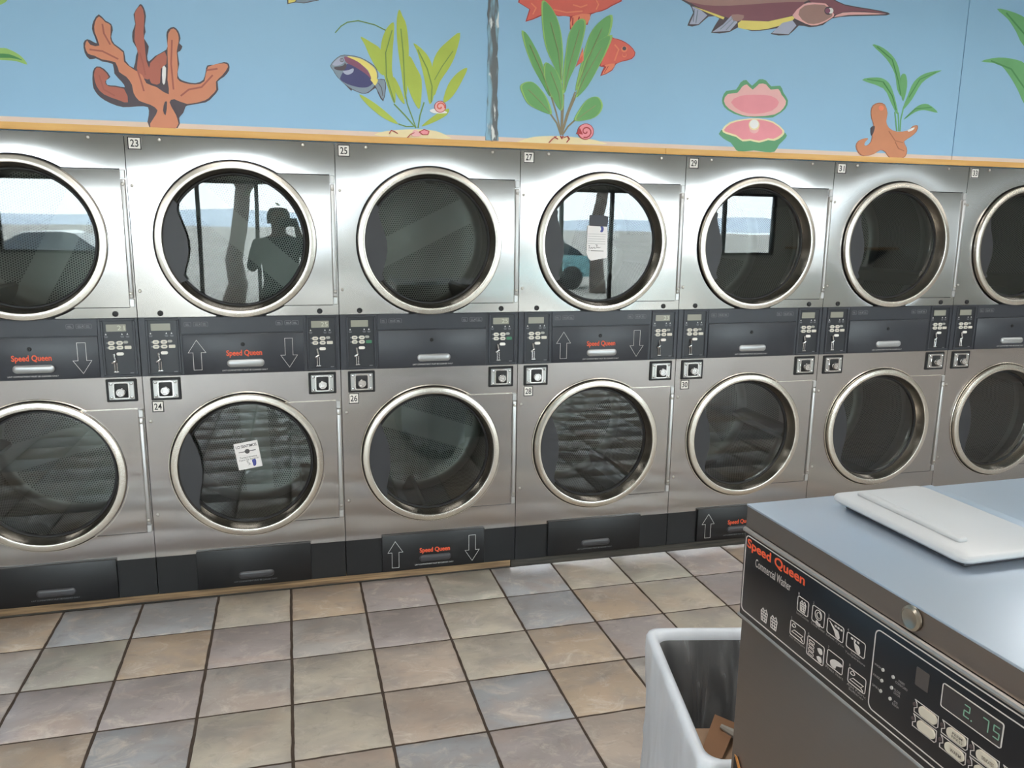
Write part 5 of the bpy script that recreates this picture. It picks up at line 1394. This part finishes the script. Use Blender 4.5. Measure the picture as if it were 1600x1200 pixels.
# ------------------------------------------------------------------ the photographer, mirrored in the door of dryer 23
def person():
    r = empty('person', (0.53, -3.93, 0))
    V = []; E_ = []; Rr = []
    def add(p, rad, prev=None):
        V.append(p); Rr.append(rad if isinstance(rad, tuple) else (rad, rad)); k = len(V) - 1
        if prev is not None: E_.append((prev, k))
        return k
    pel = add((0, 0, .95), (.17, .12)); wa = add((0, 0, 1.10), (.155, .11), pel); ch = add((0, .01, 1.30), (.19, .125), wa); up_ = add((0, 0, 1.43), (.15, .10), ch)
    nk = add((0, .01, 1.51), (.058, .06), up_); jw = add((0, .025, 1.58), (.070, .085), nk); hd = add((0, .02, 1.67), (.082, .102), jw); tp = add((0, .01, 1.745), (.062, .075), hd)
    for s in (-1, 1):
        hp = add((s * .10, 0, .90), (.105, .105), pel); kn = add((s * .115, .02, .50), (.066, .066), hp); an = add((s * .12, -.01, .09), (.044, .044), kn); ft = add((s * .125, .10, .045), (.045, .036), an); add((s * .13, .19, .035), (.036, .026), ft)
        sh = add((s * .19, 0, 1.43), (.068, .068), up_); tx = .08
        el = add((s * .26 + (.02 if s > 0 else 0), .10, 1.20), (.046, .046), sh); wr_ = add((tx + s * .085, .30, 1.535), (.030, .030), el); pa = add((tx + s * .078, .325, 1.60), (.030, .020), wr_)
        for q, (dz, ln) in enumerate(((.030, .9), (.012, 1.0), (-.006, .95), (-.022, .8))):
            f1 = add((tx + s * .074, .338, 1.625 + dz * .6), (.009, .009), pa); add((tx + s * (.072 - .022 * ln), .349, 1.632 + dz), (.008, .008), f1)
        th = add((tx + s * .062, .318, 1.598), (.011, .011), pa); add((tx + s * .035, .318, 1.612), (.009, .009), th)
    me = bpy.data.meshes.new('person_body'); me.from_pydata(V, E_, []); me.update()
    m = bpy.data.materials.new('person_clothes'); m.use_nodes = True
    nt = m.node_tree; L = nt.links; pb = nt.nodes['Principled BSDF']; pb.inputs['Roughness'].default_value = .8
    tc = nt.nodes.new('ShaderNodeTexCoord'); sp = nt.nodes.new('ShaderNodeSeparateXYZ'); L.new(tc.outputs['Object'], sp.inputs[0])
    def step(sock, v):
        q = nt.nodes.new('ShaderNodeMath'); q.operation = 'GREATER_THAN'; q.inputs[1].default_value = v; L.new(sock, q.inputs[0]); return q.outputs[0]
    def mx(f, A, B):
        q = nt.nodes.new('ShaderNodeMix'); q.data_type = 'RGBA'; L.new(f, q.inputs['Factor'])
        for k, v in (('A', A), ('B', B)):
            if isinstance(v, tuple): q.inputs[k].default_value = v
            else: L.new(v, q.inputs[k])
        return q.outputs['Result']
    skin = srgb(150, 112, 90)
    c = mx(step(sp.outputs['Z'], .98), srgb(44, 48, 62), srgb(38, 38, 44))
    c = mx(step(sp.outputs['Z'], 1.505), c, skin)
    L.new(c, pb.inputs['Base Color'])
    o = link('body', me, m, r)
    sk = o.modifiers.new('skin', 'SKIN'); sk.use_smooth_shade = True
    for k, v in enumerate(me.skin_vertices[0].data):
        v.radius = Rr[k]; v.use_root = (k == 0)
    su = o.modifiers.new('sub', 'SUBSURF'); su.levels = 2; su.render_levels = 2
    hb = MB(); hb.lathe((0, -.005, 1.665), [(.098, -.045), (.104, .0), (.100, .05), (.078, .09), (.04, .100), (.0001, .102)], 24, axis='Z')
    hb.v = [(x, y * 1.12 - .022 if y < .05 else y * 0.9 - .02, z) for x, y, z in hb.v]
    link('hair', hb.mesh('hair'), mat('hair_dark', srgb(34, 30, 28), .7), r)
    for s in (-1, 1):
        link('eye', MB().lathe((s * .032, .098, 1.675), [(.0001, -.010), (.008, -.006), (.010, 0), (.008, .006), (.0001, .010)], 12).mesh('eye'), mat('eye_white', srgb(210, 208, 204), .3), r)
        link('ear', MB().rbox(s * .086 - .008, s * .086 + .008, -.005, .03, 1.645, 1.695, .006, 2).mesh('ear'), mat('skin', skin, .6), r)
    nb = MB(); nb.add([(-.014, .098, 1.640), (.014, .098, 1.640), (0, .134, 1.644), (0, .100, 1.690)], [(0, 1, 2), (0, 2, 3), (1, 3, 2), (0, 3, 1)]); link('nose', nb.mesh('nose'), MATS['skin'], r)
    link('mouth', MB().rbox(-.024, .024, .085, .104, 1.606, 1.616, .004, 2).mesh('mouth'), mat('lips', srgb(134, 84, 76), .6), r)
    tag(r, 'person in dark clothes holding up a phone, mirrored in the glass of dryer 23', 'person')
    pz = empty('phone', (0.6115, -3.562, 1.632))
    link('phone_body', MB().rbox(-.078, .078, -.0045, .0040, -.037, .037, .0035, 2).mesh('phone_body'), mat('phone_black', srgb(28, 28, 32), .25), pz)
    link('lens', MB().lathe((0, 0, 0.0087), [(.0065, .0055), (.0065, .0), (.0001, .0)], 16).mesh('lens'), mat('lens_glass', srgb(20, 22, 30), .1), pz)
    tag(pz, 'black phone held up by the mirrored person', 'phone')
person()
# E4
# ------------------------------------------------------------------ ceiling lamps
DIFF = mat('lamp_diffuser', srgb(240, 240, 235), 0.5, emit=((1.0, 0.97, 0.92, 1), LAMP))
for ix, x in enumerate((-2.8, 0.5, 3.5, 7.0, 10.6, 14.6)):
    for iy, y in enumerate((-1.9, -4.4, -6.9)):
        r = empty('ceiling_lamp', (x, y, ZC))
        tag(r, 'flush white ceiling lamp, %s from the left wall, in the row %s' % (('first', 'second', 'third', 'fourth', 'fifth', 'sixth')[ix], ('nearest the mural', 'in the middle', 'nearest the windows')[iy]), 'lamp', 'ceiling lamps')
        part('lamp_frame', 'lampf', lambda b: (b.box(-0.62, 0.62, -0.32, -0.30, -0.05, 0), b.box(-0.62, 0.62, 0.30, 0.32, -0.05, 0), b.box(-0.62, -0.60, -0.30, 0.30, -0.05, 0), b.box(0.60, 0.62, -0.30, 0.30, -0.05, 0)), CEILP, r)
        part('diffuser', 'lampd', lambda b: b.box(-0.60, 0.60, -0.30, 0.30, -0.045, -0.01), DIFF, r)
